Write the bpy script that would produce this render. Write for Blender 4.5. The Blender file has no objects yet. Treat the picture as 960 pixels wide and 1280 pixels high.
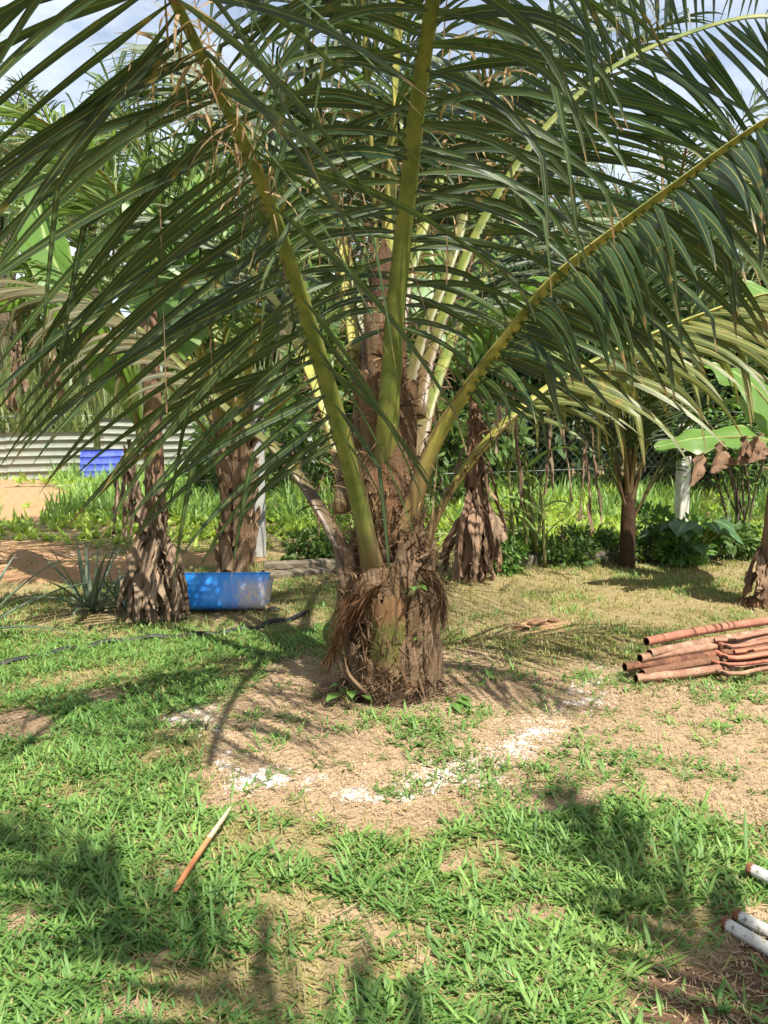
import bpy, math
import numpy as np
from mathutils import Vector, Matrix
R = math.radians
rng = np.random.default_rng(11)

# ------------------------------------------------------------------ camera, sky, sun, exposure
CAMZ, PITCH, F = 1.5, R(7.2), 1107.0          # F = focal length in photo pixels (960 x 1280)
scene = bpy.context.scene
C = scene.collection
cam_d = bpy.data.cameras.new('camera'); cam = bpy.data.objects.new('camera', cam_d); C.objects.link(cam)
cam_d.sensor_fit = 'VERTICAL'; cam_d.sensor_height = 36; cam_d.sensor_width = 27; cam_d.lens = 36 * F / 1280
cam_d.clip_start = 0.05; cam_d.clip_end = 2000
cam.location = (0, 0, CAMZ); cam.rotation_euler = (math.pi / 2 - PITCH, 0, 0)
scene.camera = cam

SUN_EL, SUN_AZ = R(58), R(150)                # azimuth clockwise from +Y (view direction): behind the camera, to its right
world = bpy.data.worlds.new('World'); scene.world = world; world.use_nodes = True
wn, wl = world.node_tree.nodes, world.node_tree.links
wn.clear()
sky = wn.new('ShaderNodeTexSky'); sky.sky_type = 'NISHITA'; sky.sun_disc = False
sky.sun_elevation = SUN_EL; sky.sun_rotation = SUN_AZ; sky.dust_density = 1.2; sky.air_density = 1.0
wtc = wn.new('ShaderNodeTexCoord'); wnz = wn.new('ShaderNodeTexNoise')
wnz.inputs['Scale'].default_value = 3.2; wnz.inputs['Detail'].default_value = 7; wnz.inputs['Roughness'].default_value = 0.6
wmap = wn.new('ShaderNodeMapping'); wmap.inputs['Scale'].default_value = (1, 1, 2.4); wmap.inputs['Location'].default_value = (0.35, 0.2, 0)
wl.new(wtc.outputs['Generated'], wmap.inputs[0]); wl.new(wmap.outputs[0], wnz.inputs['Vector'])
wr = wn.new('ShaderNodeValToRGB'); wr.color_ramp.elements[0].color = (.22, .22, .22, 1); wr.color_ramp.elements[0].position = 0.40; wr.color_ramp.elements[1].position = 0.72
wl.new(wnz.outputs['Fac'], wr.inputs[0])
wmix = wn.new('ShaderNodeMix'); wmix.data_type = 'RGBA'
wl.new(wr.outputs[0], wmix.inputs['Factor']); wl.new(sky.outputs[0], wmix.inputs[6]); wmix.inputs[7].default_value = (8.6, 9.0, 9.6, 1)
bg = wn.new('ShaderNodeBackground'); bg.inputs[1].default_value = 0.068
wo = wn.new('ShaderNodeOutputWorld')
wl.new(wmix.outputs[2], bg.inputs[0]); wl.new(bg.outputs[0], wo.inputs[0])

sun_d = bpy.data.lights.new('sun', 'SUN'); sun_d.energy = 5.0; sun_d.angle = R(0.53); sun_d.color = (1.0, 0.95, 0.86)
sun = bpy.data.objects.new('sun', sun_d); C.objects.link(sun)
TOSUN = Vector((math.sin(SUN_AZ) * math.cos(SUN_EL), math.cos(SUN_AZ) * math.cos(SUN_EL), math.sin(SUN_EL)))
sun.rotation_euler = TOSUN.to_track_quat('Z', 'Y').to_euler(); sun.location = (6, -8, 12)
vs = scene.view_settings
vs.view_transform = 'Standard'; vs.look = 'None'; vs.gamma = 1; vs.use_curve_mapping = False; vs.exposure = 1.3
scene.cycles.max_bounces = 7; scene.cycles.transmission_bounces = 5; scene.cycles.diffuse_bounces = 4
scene.cycles.use_denoising = True

# ------------------------------------------------------------------ pixel -> world
FW = np.array([0, math.cos(PITCH), -math.sin(PITCH)]); UP = np.array([0, math.sin(PITCH), math.cos(PITCH)])
def ray(px, py): return FW + np.array([1., 0, 0]) * (px - 480) / F + UP * (640 - py) / F
def P(px, py, Y):
    r = ray(px, py); return np.array([0, 0, CAMZ]) + r * (Y / r[1])
def G(px, py, z=0.0):
    r = ray(px, py); return np.array([0, 0, CAMZ]) + r * ((z - CAMZ) / r[2])
def proj(X, Y, Z=0.0):
    d = np.stack([X, Y, Z - CAMZ + 0 * X], -1)
    f = np.maximum(d @ FW, 1e-3)
    return 480 + F * d[..., 0] / f, 640 - F * (d @ UP) / f

# ------------------------------------------------------------------ noise helpers
_tab = rng.random((256, 256))
def vnoise(x, y):
    xi, yi = np.floor(x).astype(int), np.floor(y).astype(int)
    fx, fy = x - xi, y - yi
    fx, fy = fx * fx * (3 - 2 * fx), fy * fy * (3 - 2 * fy)
    g = lambda a, b: _tab[a % 256, b % 256]
    return (g(xi, yi) * (1 - fx) + g(xi + 1, yi) * fx) * (1 - fy) + (g(xi, yi + 1) * (1 - fx) + g(xi + 1, yi + 1) * fx) * fy
def fbm(x, y, o=4):
    v, a, t = 0, 1, 0
    for i in range(o):
        v = v + a * vnoise(x * 2 ** i + 17.3 * i, y * 2 ** i + 5.1 * i); t += a; a *= .55
    return v / t
def sstep(a, b, x):
    t = np.clip((x - a) / (b - a), 0, 1); return t * t * (3 - 2 * t)
def unit(v): return v / np.maximum(np.linalg.norm(v, axis=-1, keepdims=True), 1e-9)

# ------------------------------------------------------------------ mesh builder: batches of quad grids
class MB:
    def __init__(s): s.V, s.Q, s.U, s.N, s.n = [], [], [], [], 0
    def grids(s, V, rnd=None, uv=None):                # V: (n, a, b, 3)
        V = np.asarray(V, float); n, a, b = V.shape[:3]
        idx = np.arange(n * a * b).reshape(n, a, b) + s.n
        q = np.stack([idx[:, :-1, :-1], idx[:, :-1, 1:], idx[:, 1:, 1:], idx[:, 1:, :-1]], -1).reshape(-1, 4)
        if uv is None:
            vv, uu = np.meshgrid(np.linspace(0, 1, a), np.linspace(0, 1, b), indexing='ij')
            uv = np.broadcast_to(np.stack([uu, vv], -1), (n, a, b, 2))
        if rnd is None: rnd = rng.random(n)
        s.V.append(V.reshape(-1, 3)); s.Q.append(q); s.U.append(np.asarray(uv).reshape(-1, 2))
        s.N.append(np.repeat(np.asarray(rnd, float), a * b)); s.n += n * a * b
        return s
    def grid(s, V, rnd=None, uv=None): return s.grids(np.asarray(V)[None], None if rnd is None else [rnd], uv)
    def tube(s, path, rad, sides=8, caps=True, flat=1.0, rnd=None, hint=(0, 0, 1)):
        path = np.asarray(path, float); m = len(path); rad = np.broadcast_to(np.asarray(rad, float), (m,))
        T = unit(np.gradient(path, axis=0)); h = np.asarray(hint, float)
        S = np.cross(T, h); bad = np.linalg.norm(S, axis=1) < .05; S[bad] = np.cross(T[bad], [0, 1., .01]); S = unit(S)
        for i in range(1, m):                           # keep the frame from flipping
            if S[i] @ S[i - 1] < 0: S[i] = -S[i]
        Nn = np.cross(S, T)
        a = np.linspace(0, 2 * math.pi, sides + 1)
        ring = path[:, None] + rad[:, None, None] * (np.cos(a)[None, :, None] * S[:, None] + flat * np.sin(a)[None, :, None] * Nn[:, None])
        if caps:
            c0 = np.repeat(path[:1, None], sides + 1, 1); c1 = np.repeat(path[-1:, None], sides + 1, 1)
            ring = np.concatenate([c0, ring[:1], ring, ring[-1:], c1], 0)
        L = np.concatenate([[0], np.cumsum(np.linalg.norm(np.diff(path, axis=0), axis=1))])
        vv = np.concatenate([[0, 0], L, [L[-1]] * 2]) if caps else L
        uv = np.stack(np.broadcast_arrays(np.linspace(0, 1, sides + 1)[None, :], vv[:, None]), -1)
        return s.grid(ring, rnd, uv[None])
    def box(s, c, size, M=None, rnd=None):
        x, y, z = np.array(size) / 2.; f = []
        for A in ([(-x,-y,z),(x,-y,z),(x,y,z),(-x,y,z)], [(-x,y,-z),(x,y,-z),(x,-y,-z),(-x,-y,-z)], [(-x,-y,-z),(x,-y,-z),(x,-y,z),(-x,-y,z)],
                  [(x,y,-z),(-x,y,-z),(-x,y,z),(x,y,z)], [(x,-y,-z),(x,y,-z),(x,y,z),(x,-y,z)], [(-x,y,-z),(-x,-y,-z),(-x,-y,z),(-x,y,z)]):
            A = np.array(A)
            if M is not None: A = A @ np.asarray(M).T
            A = A + c; f.append(np.array([[A[0], A[1]], [A[3], A[2]]]))
        return s.grids(np.array(f), [rng.random() if rnd is None else rnd] * 6)
    def build(s, name, mat, parent=None, origin=None, smooth=True, **props):
        V = np.concatenate(s.V); Q = np.concatenate(s.Q); U = np.concatenate(s.U); N = np.concatenate(s.N)
        o0 = np.zeros(3) if origin is None else np.asarray(origin, float)
        me = bpy.data.meshes.new(name); nq = len(Q)
        me.vertices.add(len(V)); me.vertices.foreach_set('co', (V - o0).astype(np.float32).ravel())
        me.loops.add(nq * 4); me.loops.foreach_set('vertex_index', Q.astype(np.int32).ravel())
        me.polygons.add(nq); me.polygons.foreach_set('loop_start', np.arange(nq, dtype=np.int32) * 4)
        me.polygons.foreach_set('use_smooth', np.full(nq, smooth))
        uvl = me.uv_layers.new(name='uv'); uvl.data.foreach_set('uv', U[Q.ravel()].astype(np.float32).ravel())
        at = me.attributes.new('rnd', 'FLOAT', 'POINT'); at.data.foreach_set('value', N.astype(np.float32))
        me.update(calc_edges=True); me.materials.append(mat)
        o = bpy.data.objects.new(name, me); C.objects.link(o)
        o.location = Vector(o0)
        if parent is not None:
            o.parent = parent
            p, off = parent, Vector(o0)
            while p is not None: off = off - p.location; p = p.parent
            o.location = off
        for k, v in props.items(): o[k] = v
        return o
def thing(name, label, cat, loc, group=None):
    o = bpy.data.objects.new(name, None); C.objects.link(o); o.location = Vector(loc); o.empty_display_size = .1
    o['label'] = label; o['category'] = cat
    if group: o['group'] = group
    return o
def tag(o, label, cat, group=None):
    o['label'] = label; o['category'] = cat
    if group: o['group'] = group
    return o

def leafprof(n, a=.14, p=.5, base=.35):
    s = np.linspace(0, 1, n + 1); v = np.minimum(base + (1 - base) * s / a, 1) * np.clip(1 - s, 0, 1) ** p
    v = v / v.max(); v[-1] = .03; return v
def ribbons(Pt, D, W, L, wid, droop, nseg=8, across=2, fold=.3, prof=None, kink=None, twist=None, noise=0., up=True, sag=1.3):
    Pt = np.array(Pt, float); n = len(Pt); p = Pt.copy(); d = unit(np.array(D, float)); W = np.array(W, float)
    L = np.broadcast_to(L, (n,)).astype(float); wid = np.broadcast_to(wid, (n,)).astype(float); droop = np.broadcast_to(droop, (n,)).astype(float)
    if prof is None: prof = leafprof(nseg)
    out = np.zeros((n, nseg + 1, across + 1, 3)); down = np.array([0, 0, -1.])
    if up:
        nr = np.cross(d, W); fl = nr[:, 2] < 0; W[fl] *= -1
    a = np.linspace(-1, 1, across + 1)
    for k in range(nseg + 1):
        s = k / nseg
        w = unit(W - (W * d).sum(1)[:, None] * d); W = w
        if twist is not None:
            nr = np.cross(d, w); an = (twist * s)[:, None]; w = w * np.cos(an) + nr * np.sin(an)
        nr = np.cross(d, w)
        hw = (wid * .5 * prof[k])[:, None, None]
        out[:, k] = p[:, None] + hw * (a[None, :, None] * w[:, None] - fold * np.abs(a)[None, :, None] * nr[:, None])
        if noise: out[:, k] += nr[:, None] * (rng.normal(0, 1, (n, across + 1, 1)) * noise * hw * 2 * (.2 + .8 * np.abs(a)[None, :, None]))
        p = p + d * (L / nseg)[:, None]
        d = unit(d + down * (droop / nseg * (.35 + sag * s))[:, None])
        if kink is not None:
            h = (kink == k + 1); d[h] = unit(d[h] * .35 + down * .9)
    return out
def crom(pts, m):
    pts = np.asarray(pts, float); n = len(pts); e = np.concatenate([[2 * pts[0] - pts[1]], pts, [2 * pts[-1] - pts[-2]]])
    L = np.concatenate([[0], np.cumsum(np.linalg.norm(np.diff(pts, axis=0), axis=1))]); L /= L[-1]
    t = np.interp(np.linspace(0, 1, m), L, np.arange(n)); i = np.clip(t.astype(int), 0, n - 2); f = (t - i)[:, None]
    a, b, c, d = e[i], e[i + 1], e[i + 2], e[i + 3]
    return .5 * (2 * b + (c - a) * f + (2 * a - 5 * b + 4 * c - d) * f ** 2 + (3 * b - a - 3 * c + d) * f ** 3)

# ------------------------------------------------------------------ materials
class NT:
    def __init__(s, name):
        s.m = bpy.data.materials.new(name); s.m.use_nodes = True; s.t = s.m.node_tree; s.t.nodes.clear()
        s.out = s.t.nodes.new('ShaderNodeOutputMaterial')
    def n(s, typ, **kw):
        o = s.t.nodes.new('ShaderNode' + typ)
        for k, v in kw.items(): setattr(o, k, v)
        return o
    def l(s, a, b): s.t.links.new(a, b)
    def val(s, sock, v):
        if hasattr(v, 'is_linked') or hasattr(v, 'node'): s.l(v, sock)
        else: sock.default_value = (tuple(v) + (1,)) if isinstance(v, (tuple, list)) and len(v) == 3 and len(sock.default_value) == 4 else v
    def mix(s, f, a, b, mode='MIX'):
        o = s.n('Mix', data_type='RGBA', blend_type=mode); s.val(o.inputs[0], f); s.val(o.inputs[6], a); s.val(o.inputs[7], b); return o.outputs[2]
    def math(s, op, a, b=0., clamp=False):
        o = s.n('Math', operation=op, use_clamp=clamp); s.val(o.inputs[0], a); s.val(o.inputs[1], b); return o.outputs[0]
    def ramp(s, f, a, b): 
        o = s.n('MapRange', interpolation_type='SMOOTHSTEP'); s.val(o.inputs[0], f); o.inputs[1].default_value = a; o.inputs[2].default_value = b; return o.outputs[0]
    def attr(s, name): return s.n('Attribute', attribute_name=name).outputs['Fac']
    def uv(s): 
        o = s.n('UVMap', uv_map='uv'); x = s.n('SeparateXYZ'); s.l(o.outputs[0], x.inputs[0]); return o.outputs[0], x.outputs[0], x.outputs[1]
    def obj(s): return s.n('TexCoord').outputs['Object']
    def pos(s): return s.n('NewGeometry').outputs['Position']
    def noise(s, vec, scale, detail=4, rough=.55, sc=None):
        if sc is not None:
            mp = s.n('Mapping'); s.l(vec, mp.inputs[0]); mp.inputs['Scale'].default_value = sc; vec = mp.outputs[0]
        o = s.n('TexNoise'); s.l(vec, o.inputs['Vector']); o.inputs['Scale'].default_value = scale
        o.inputs['Detail'].default_value = detail; o.inputs['Roughness'].default_value = rough; return o.outputs['Fac']
    def pbsdf(s, col, rough=.6, spec=.3, metal=0., bump=None, bs=.4, bd=.01):
        b = s.n('BsdfPrincipled'); s.val(b.inputs['Base Color'], col); s.val(b.inputs['Roughness'], rough)
        b.inputs['Specular IOR Level'].default_value = spec; b.inputs['Metallic'].default_value = metal
        if bump is not None:
            u = s.n('Bump'); u.inputs['Strength'].default_value = bs; u.inputs['Distance'].default_value = bd; s.l(bump, u.inputs['Height']); s.l(u.outputs[0], b.inputs['Normal'])
        return b.outputs[0]
    def done(s, sh): s.l(sh, s.out.inputs[0]); return s.m

def leaf_mat(name, a, b, rib, trans=.3, rough=.42, spec=.4, tip=(.22, .13, .05), blotch=(.28, .17, .04), bl=.62, ribw=.07, tipv=.9, tcol=None):
    t = NT(name); uv, u, v = t.uv(); r = t.attr('rnd')
    col = t.mix(r, a, b)
    pn = t.noise(t.pos(), 9, 3)
    nz = t.noise(uv, 5., 4, sc=(3, 14, 1))
    col = t.mix(t.math('MULTIPLY', nz, .5), col, t.mix(.6, col, b))
    # lengthwise veins, pale midrib, worn tips and blotches
    vein = t.noise(uv, 1., 2, sc=(40, 1.5, 1)); col = t.mix(t.math('MULTIPLY', vein, .28), col, (a[0] * .45, a[1] * .45, a[2] * .45))
    col = t.mix(t.ramp(pn, bl, bl + .14), col, blotch)
    edge = t.math('MULTIPLY', t.ramp(t.math('ABSOLUTE', t.math('SUBTRACT', u, .5)), .42, .5), t.ramp(t.noise(t.pos(), 4, 2), .45, .7)); col = t.mix(t.math('MULTIPLY', edge, .7), col, (rib[0], rib[1] * .85, rib[2]))
    mid = t.math('ABSOLUTE', t.math('SUBTRACT', u, .5)); col = t.mix(t.math('MULTIPLY', t.math('LESS_THAN', mid, ribw), .8), col, rib)
    col = t.mix(t.ramp(t.math('ADD', v, t.math('MULTIPLY', t.math('SUBTRACT', pn, .5), .5)), tipv, tipv + .12), col, tip)
    sh = t.pbsdf(col, rough, spec, bump=vein, bs=.25, bd=.004)
    tr = t.n('BsdfTranslucent'); t.l(t.mix(.5, col, tcol or (min(1, b[0] * 1.9), min(1, b[1] * 1.9), b[2] * .8)), tr.inputs[0])
    mx = t.n('MixShader'); mx.inputs[0].default_value = trans; t.l(sh, mx.inputs[1]); t.l(tr.outputs[0], mx.inputs[2])
    return t.done(mx.outputs[0])
def husk_mat(name, cols, scale=(30, 1.6, 1), bs=.8, pos_scale=7, rough=.85, trans=0.):
    t = NT(name); uv, u, v = t.uv(); r = t.attr('rnd')
    st = t.noise(uv, 1., 5, .65, sc=scale); pn = t.noise(t.pos(), pos_scale, 5, .6); fine = t.noise(t.pos(), 60, 3)
    col = t.mix(t.ramp(st, .3, .7), cols[0], cols[1]); col = t.mix(t.ramp(pn, .42, .7), col, cols[2])
    col = t.mix(t.math('MULTIPLY', r, .55), col, cols[3]); col = t.mix(t.math('MULTIPLY', fine, .35), col, cols[0])
    h = t.math('ADD', st, t.math('MULTIPLY', fine, .5))
    sh = t.pbsdf(col, rough, .15, bump=h, bs=bs, bd=.012)
    if trans:
        tr = t.n('BsdfTranslucent'); t.l(col, tr.inputs[0]); mx = t.n('MixShader'); mx.inputs[0].default_value = trans
        t.l(sh, mx.inputs[1]); t.l(tr.outputs[0], mx.inputs[2]); sh = mx.outputs[0]
    return t.done(sh)
def petiole_mat(name, green, yellow, brown, v0=.25, v1=.6):
    t = NT(name); uv, u, v = t.uv()
    st = t.noise(uv, 1., 4, .6, sc=(16, 2.2, 1)); pn = t.noise(t.pos(), 11, 4)
    col = t.mix(t.ramp(pn, .35, .65), green, yellow); col = t.mix(t.math('MULTIPLY', t.ramp(st, .5, .8), .5), col, brown)
    base = t.math('ADD', v, t.math('MULTIPLY', t.math('SUBTRACT', st, .5), .5))
    fr = t.math('ABSOLUTE', t.math('SUBTRACT', t.math('FRACT', t.math('MULTIPLY', u, 2.)), .5))
    mg = t.math('MULTIPLY', t.ramp(t.math('ADD', fr, t.math('MULTIPLY', t.math('SUBTRACT', st, .5), .25)), .34, .47), t.math('SUBTRACT', 1., t.ramp(v, .7, 1.5))); col = t.mix(t.math('MULTIPLY', mg, .85), col, (brown[0] * .9, brown[1] * .85, brown[2] * .8))
    inv = t.math('SUBTRACT', 1., t.ramp(base, v0, v1)); col = t.mix(t.math('MULTIPLY', inv, .9), col, brown)
    col = t.mix(t.ramp(t.noise(t.pos(), 90, 2), .66, .74), col, (.12, .08, .03))
    return t.done(t.pbsdf(col, .45, .4, bump=st, bs=.35, bd=.006))
def plain(name, cols, scale=8, rough=.7, spec=.3, bs=.3, metal=0., bd=.006, det=5, fine=70):
    t = NT(name); p = t.obj(); a = t.noise(p, scale, det, .6); b = t.noise(p, fine, 3); r = t.attr('rnd')
    col = t.mix(t.ramp(a, .35, .68), cols[0], cols[1])
    if len(cols) > 2: col = t.mix(t.ramp(b, .52, .72), col, cols[2])
    if len(cols) > 3: col = t.mix(t.math('MULTIPLY', r, .7), col, cols[3])
    return t.done(t.pbsdf(col, rough, spec, metal, bump=t.math('ADD', a, t.math('MULTIPLY', b, .4)), bs=bs, bd=bd))

M = {}
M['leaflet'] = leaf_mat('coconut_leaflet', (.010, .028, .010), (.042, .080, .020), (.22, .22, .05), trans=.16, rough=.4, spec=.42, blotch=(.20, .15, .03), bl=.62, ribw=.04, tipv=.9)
M['leaflet_sun'] = leaf_mat('coconut_leaflet_sunlit_yellow', (.055, .085, .022), (.15, .165, .045), (.40, .36, .10), trans=.3, rough=.36, spec=.5, bl=.62, tipv=.9, ribw=.05)  # paler, yellower leaflets: sunlit brightness is put into the colour
M['leaflet_light'] = leaf_mat('coconut_leaflet_fresh', (.06, .12, .03), (.12, .20, .05), (.4, .42, .12), trans=.4, rough=.4, bl=.68)
M['leaflet_old'] = leaf_mat('coconut_leaflet_old', (.03, .042, .012), (.085, .08, .022), (.2, .16, .05), trans=.3, rough=.55, bl=.56, blotch=(.13, .08, .025), tipv=.88, tip=(.13, .08, .03))
M['leaflet_dry'] = leaf_mat('coconut_leaflet_dry', (.16, .10, .045), (.30, .21, .11), (.4, .3, .17), trans=.25, rough=.75, spec=.15, bl=.55, blotch=(.11, .07, .035))
M['oil'] = leaf_mat('oil_palm_leaflet', (.03, .055, .02), (.07, .115, .04), (.2, .22, .07), trans=.25, bl=.66)
M['petiole'] = petiole_mat('petiole', (.085, .12, .02), (.165, .18, .034), (.12, .075, .038))
M['petiole_y'] = petiole_mat('petiole_yellow', (.16, .18, .03), (.32, .29, .06), (.15, .095, .045), .2, .6)
M['petiole_o'] = petiole_mat('petiole_old', (.075, .085, .02), (.14, .135, .04), (.10, .065, .038), .4, 1.1)
M['husk'] = husk_mat('leaf_base_husk', [(.040, .021, .011), (.25, .15, .078), (.125, .068, .034), (.33, .22, .13)], bs=1.)
M['husk_light'] = husk_mat('leaf_base_pale', [(.075, .042, .024), (.38, .26, .155), (.22, .13, .07), (.44, .31, .20)], bs=1.)
M['fibre'] = husk_mat('fibre_mat', [(.07, .032, .014), (.26, .13, .062), (.15, .072, .034), (.31, .17, .09)], scale=(60, 4, 1), bs=1.)
M['strand'] = husk_mat('fibre_strand', [(.13, .075, .038), (.30, .20, .11), (.2, .12, .06), (.36, .26, .16)])
M['core'] = husk_mat('trunk_fibre', [(.022, .013, .008), (.085, .048, .026), (.055, .030, .017), (.12, .068, .038)], scale=(40, 12, 1), bs=1., pos_scale=14)
M['deadleaf'] = husk_mat('dead_banana_leaf', [(.07, .042, .025), (.33, .23, .15), (.18, .115, .07), (.48, .36, .25)], scale=(16, 2.2, 1), bs=.7, trans=.12)
M['deadleaf_red'] = husk_mat('dead_banana_leaf_red', [(.07, .038, .022), (.30, .185, .115), (.18, .10, .06), (.42, .29, .19)], scale=(16, 2.2, 1), bs=.7, trans=.12)
M['banana'] = leaf_mat('banana_leaf', (.10, .20, .035), (.15, .27, .06), (.32, .40, .14), trans=.42, rough=.4, spec=.4, bl=.74, ribw=.035, tipv=1.02)
M['taro'] = leaf_mat('taro_leaf', (.045, .10, .045), (.08, .16, .07), (.2, .28, .12), trans=.25, rough=.32, spec=.5, bl=.8, tipv=1.1)
M['weed'] = leaf_mat('weed_leaf', (.05, .12, .025), (.13, .24, .05), (.15, .26, .07), trans=.35, rough=.5, bl=.8, tipv=1.1)
M['bushA'] = leaf_mat('shrub_leaf', (.045, .095, .024), (.12, .20, .05), (.12, .18, .05), trans=.35, rough=.45, bl=.78, tipv=1.1)
M['bushB'] = leaf_mat('shrub_leaf_bright', (.06, .12, .03), (.14, .22, .06), (.15, .24, .07), trans=.4, rough=.45, bl=.78, tipv=1.1)
M['bushC'] = leaf_mat('tree_leaf_dark', (.018, .045, .016), (.05, .10, .032), (.09, .14, .05), trans=.3, rough=.45, bl=.8, tipv=1.1)
M['grass'] = leaf_mat('grass_blade', (.06, .155, .03), (.24, .38, .085), (.24, .38, .11), trans=.34, rough=.45, spec=.35, bl=.8, ribw=.05, tipv=1.02, tcol=(.25, .42, .08))
M['grassdry'] = leaf_mat('short_dry_grass', (.12, .15, .035), (.33, .29, .11), (.33, .3, .12), trans=.3, rough=.6, bl=.7, tipv=.9, tip=(.42, .34, .17))
M['field'] = leaf_mat('field_weeds', (.20, .31, .04), (.38, .48, .08), (.22, .32, .08), trans=.4, rough=.55, bl=.8, tipv=1.1)
M['fieldtall'] = leaf_mat('tall_grass', (.14, .26, .06), (.28, .42, .11), (.2, .3, .11), trans=.4, rough=.5, bl=.8, tipv=1.05)
M['cane'] = leaf_mat('cane_leaf', (.13, .19, .07), (.27, .32, .14), (.36, .38, .2), trans=.35, rough=.5, bl=.7, tipv=.95)
M['pine'] = leaf_mat('pineapple_leaf', (.055, .085, .055), (.12, .155, .10), (.14, .18, .11), trans=.12, rough=.4, spec=.5, bl=.72, ribw=.14, tipv=.97)
M['straw'] = husk_mat('straw', [(.12, .075, .04), (.40, .29, .165), (.26, .17, .09), (.50, .38, .24)], bs=.1)
M['stem'] = husk_mat('green_stem', [(.10, .12, .035), (.19, .2, .06), (.15, .12, .05), (.2, .21, .08)], scale=(12, 2, 1), bs=.3)
M['bark'] = husk_mat('bark', [(.06, .045, .03), (.16, .125, .085), (.11, .085, .055), (.19, .15, .1)], scale=(14, 3, 1))
M['conc'] = plain('concrete', [(.36, .35, .31), (.50, .48, .43), (.27, .26, .22)], 6, .85, .2)
M['conc_shade'] = plain('shaded_concrete', [(.24, .24, .23), (.34, .34, .32), (.17, .17, .15)], 6, .85, .2)  # darker copy of the concrete: the post's shade is put into its colour
M['concd'] = plain('old_concrete', [(.07, .058, .045), (.15, .125, .095), (.05, .045, .032)], 6, .9, .15)
M['wood'] = husk_mat('weathered_wood', [(.07, .058, .042), (.19, .155, .115), (.13, .10, .07), (.2, .165, .12)], scale=(18, 1, 1), bs=.4)
M['wire'] = plain('fence_wire', [(.28, .28, .26), (.4, .4, .37)], 9, .5, .4, metal=.6)
M['hose'] = plain('black_hose', [(.010, .010, .011), (.022, .022, .024), (.05, .042, .032)], 5, .6, .3)
M['rust'] = plain('rusty_red_pipe', [(.20, .062, .036), (.34, .125, .08), (.09, .036, .022), (.26, .14, .09)], 9, .7, .3, .4)
M['rust_o'] = plain('orange_red_pipe', [(.26, .07, .028), (.38, .12, .06), (.10, .035, .016), (.4, .16, .1)], 8, .6, .35, .3)
M['rust_b'] = plain('rust_brown_pipe', [(.08, .034, .02), (.19, .085, .045), (.045, .022, .014), (.15, .085, .05)], 11, .8, .2, .5)
M['paleiron'] = plain('pale_flaking_pipe', [(.16, .085, .05), (.33, .23, .15), (.12, .045, .025), (.22, .09, .055)], 9, .7, .3, .4)
M['hole'] = plain('pipe_inside', [(.02, .012, .008), (.045, .025, .015)], 20, .95, .05)
M['whitepipe'] = plain('white_pipe', [(.30, .29, .25), (.47, .46, .41), (.17, .14, .10)], 9, .55, .35, .3)
M['rustend'] = plain('rusted_end', [(.10, .04, .02), (.22, .10, .05), (.05, .02, .012)], 30, .95, .1, .8)
M['clod'] = plain('laterite', [(.15, .08, .042), (.23, .135, .078), (.10, .05, .028)], 14, .95, .1, .8, bd=.02)
M['white'] = plain('white_granule', [(.55, .54, .51), (.70, .69, .66)], 50, .8, .3)
M['crumb'] = plain('soil_crumb', [(.15, .095, .055), (.30, .21, .135), (.08, .05, .03), (.4, .3, .2)], 30, .95, .1)
M['bluesheet'] = plain('blue_sheet', [(.045, .07, .42), (.09, .13, .55), (.03, .04, .28)], 4, .45, .4)

def stick_mat():
    t = NT('lath'); uv, u, v = t.uv(); g = t.noise(uv, 1., 4, sc=(10, 6, 1)); w = t.noise(t.obj(), 40, 3)
    col = t.mix(t.ramp(t.math('ADD', v, t.math('MULTIPLY', w, .02)), .315, .335), t.mix(g, (.36, .12, .045), (.50, .22, .10)), t.mix(g, (.36, .28, .17), (.54, .45, .30)))
    return t.done(t.pbsdf(col, .75, .2, bump=g, bs=.3, bd=.003))
M['lath'] = stick_mat()
def drum_mat():
    t = NT('blue_plastic'); o = t.obj(); x = t.n('SeparateXYZ'); t.l(o, x.inputs[0])
    n1 = t.noise(o, 5, 5, .6, sc=(4, 4, .8)); n2 = t.noise(o, 34, 4, .6, sc=(3, 3, .4))
    col = t.mix(t.ramp(n1, .4, .7), (.02, .24, .78), (.05, .34, .86))
    # dried pale mud and scuffs on the end of the trough
    k = t.math('MULTIPLY', t.ramp(t.math('ADD', x.outputs[0], t.math('MULTIPLY', t.math('SUBTRACT', n1, .5), .35)), .10, .34), t.ramp(n2, .28, .52))
    zz = t.math('SUBTRACT', 1., t.ramp(x.outputs[2], .16, .29))
    col = t.mix(t.math('MULTIPLY', k, zz), col, (.50, .42, .36))
    col = t.mix(t.math('MULTIPLY', t.ramp(n2, .6, .78), .35), col, (.35, .5, .75))
    return t.done(t.pbsdf(col, .36, .45, bump=n2, bs=.08, bd=.004))
M['drum'] = drum_mat()
def iron_mat():
    t = NT('corrugated_zinc'); o = t.pos(); a = t.noise(o, 1.6, 5, .6, sc=(.5, 1, 3)); b = t.noise(o, 7, 5, .65, sc=(.4, 1, 4)); r = t.attr('rnd')
    col = t.mix(t.ramp(a, .35, .65), (.15, .165, .13), (.22, .22, .175)); col = t.mix(t.math('MULTIPLY', t.ramp(b, .5, .75), .55), col, (.17, .11, .07))
    col = t.mix(t.math('MULTIPLY', r, .4), col, (.25, .27, .225))
    return t.done(t.pbsdf(col, .55, .35, .1))
M['iron'] = iron_mat()
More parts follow.
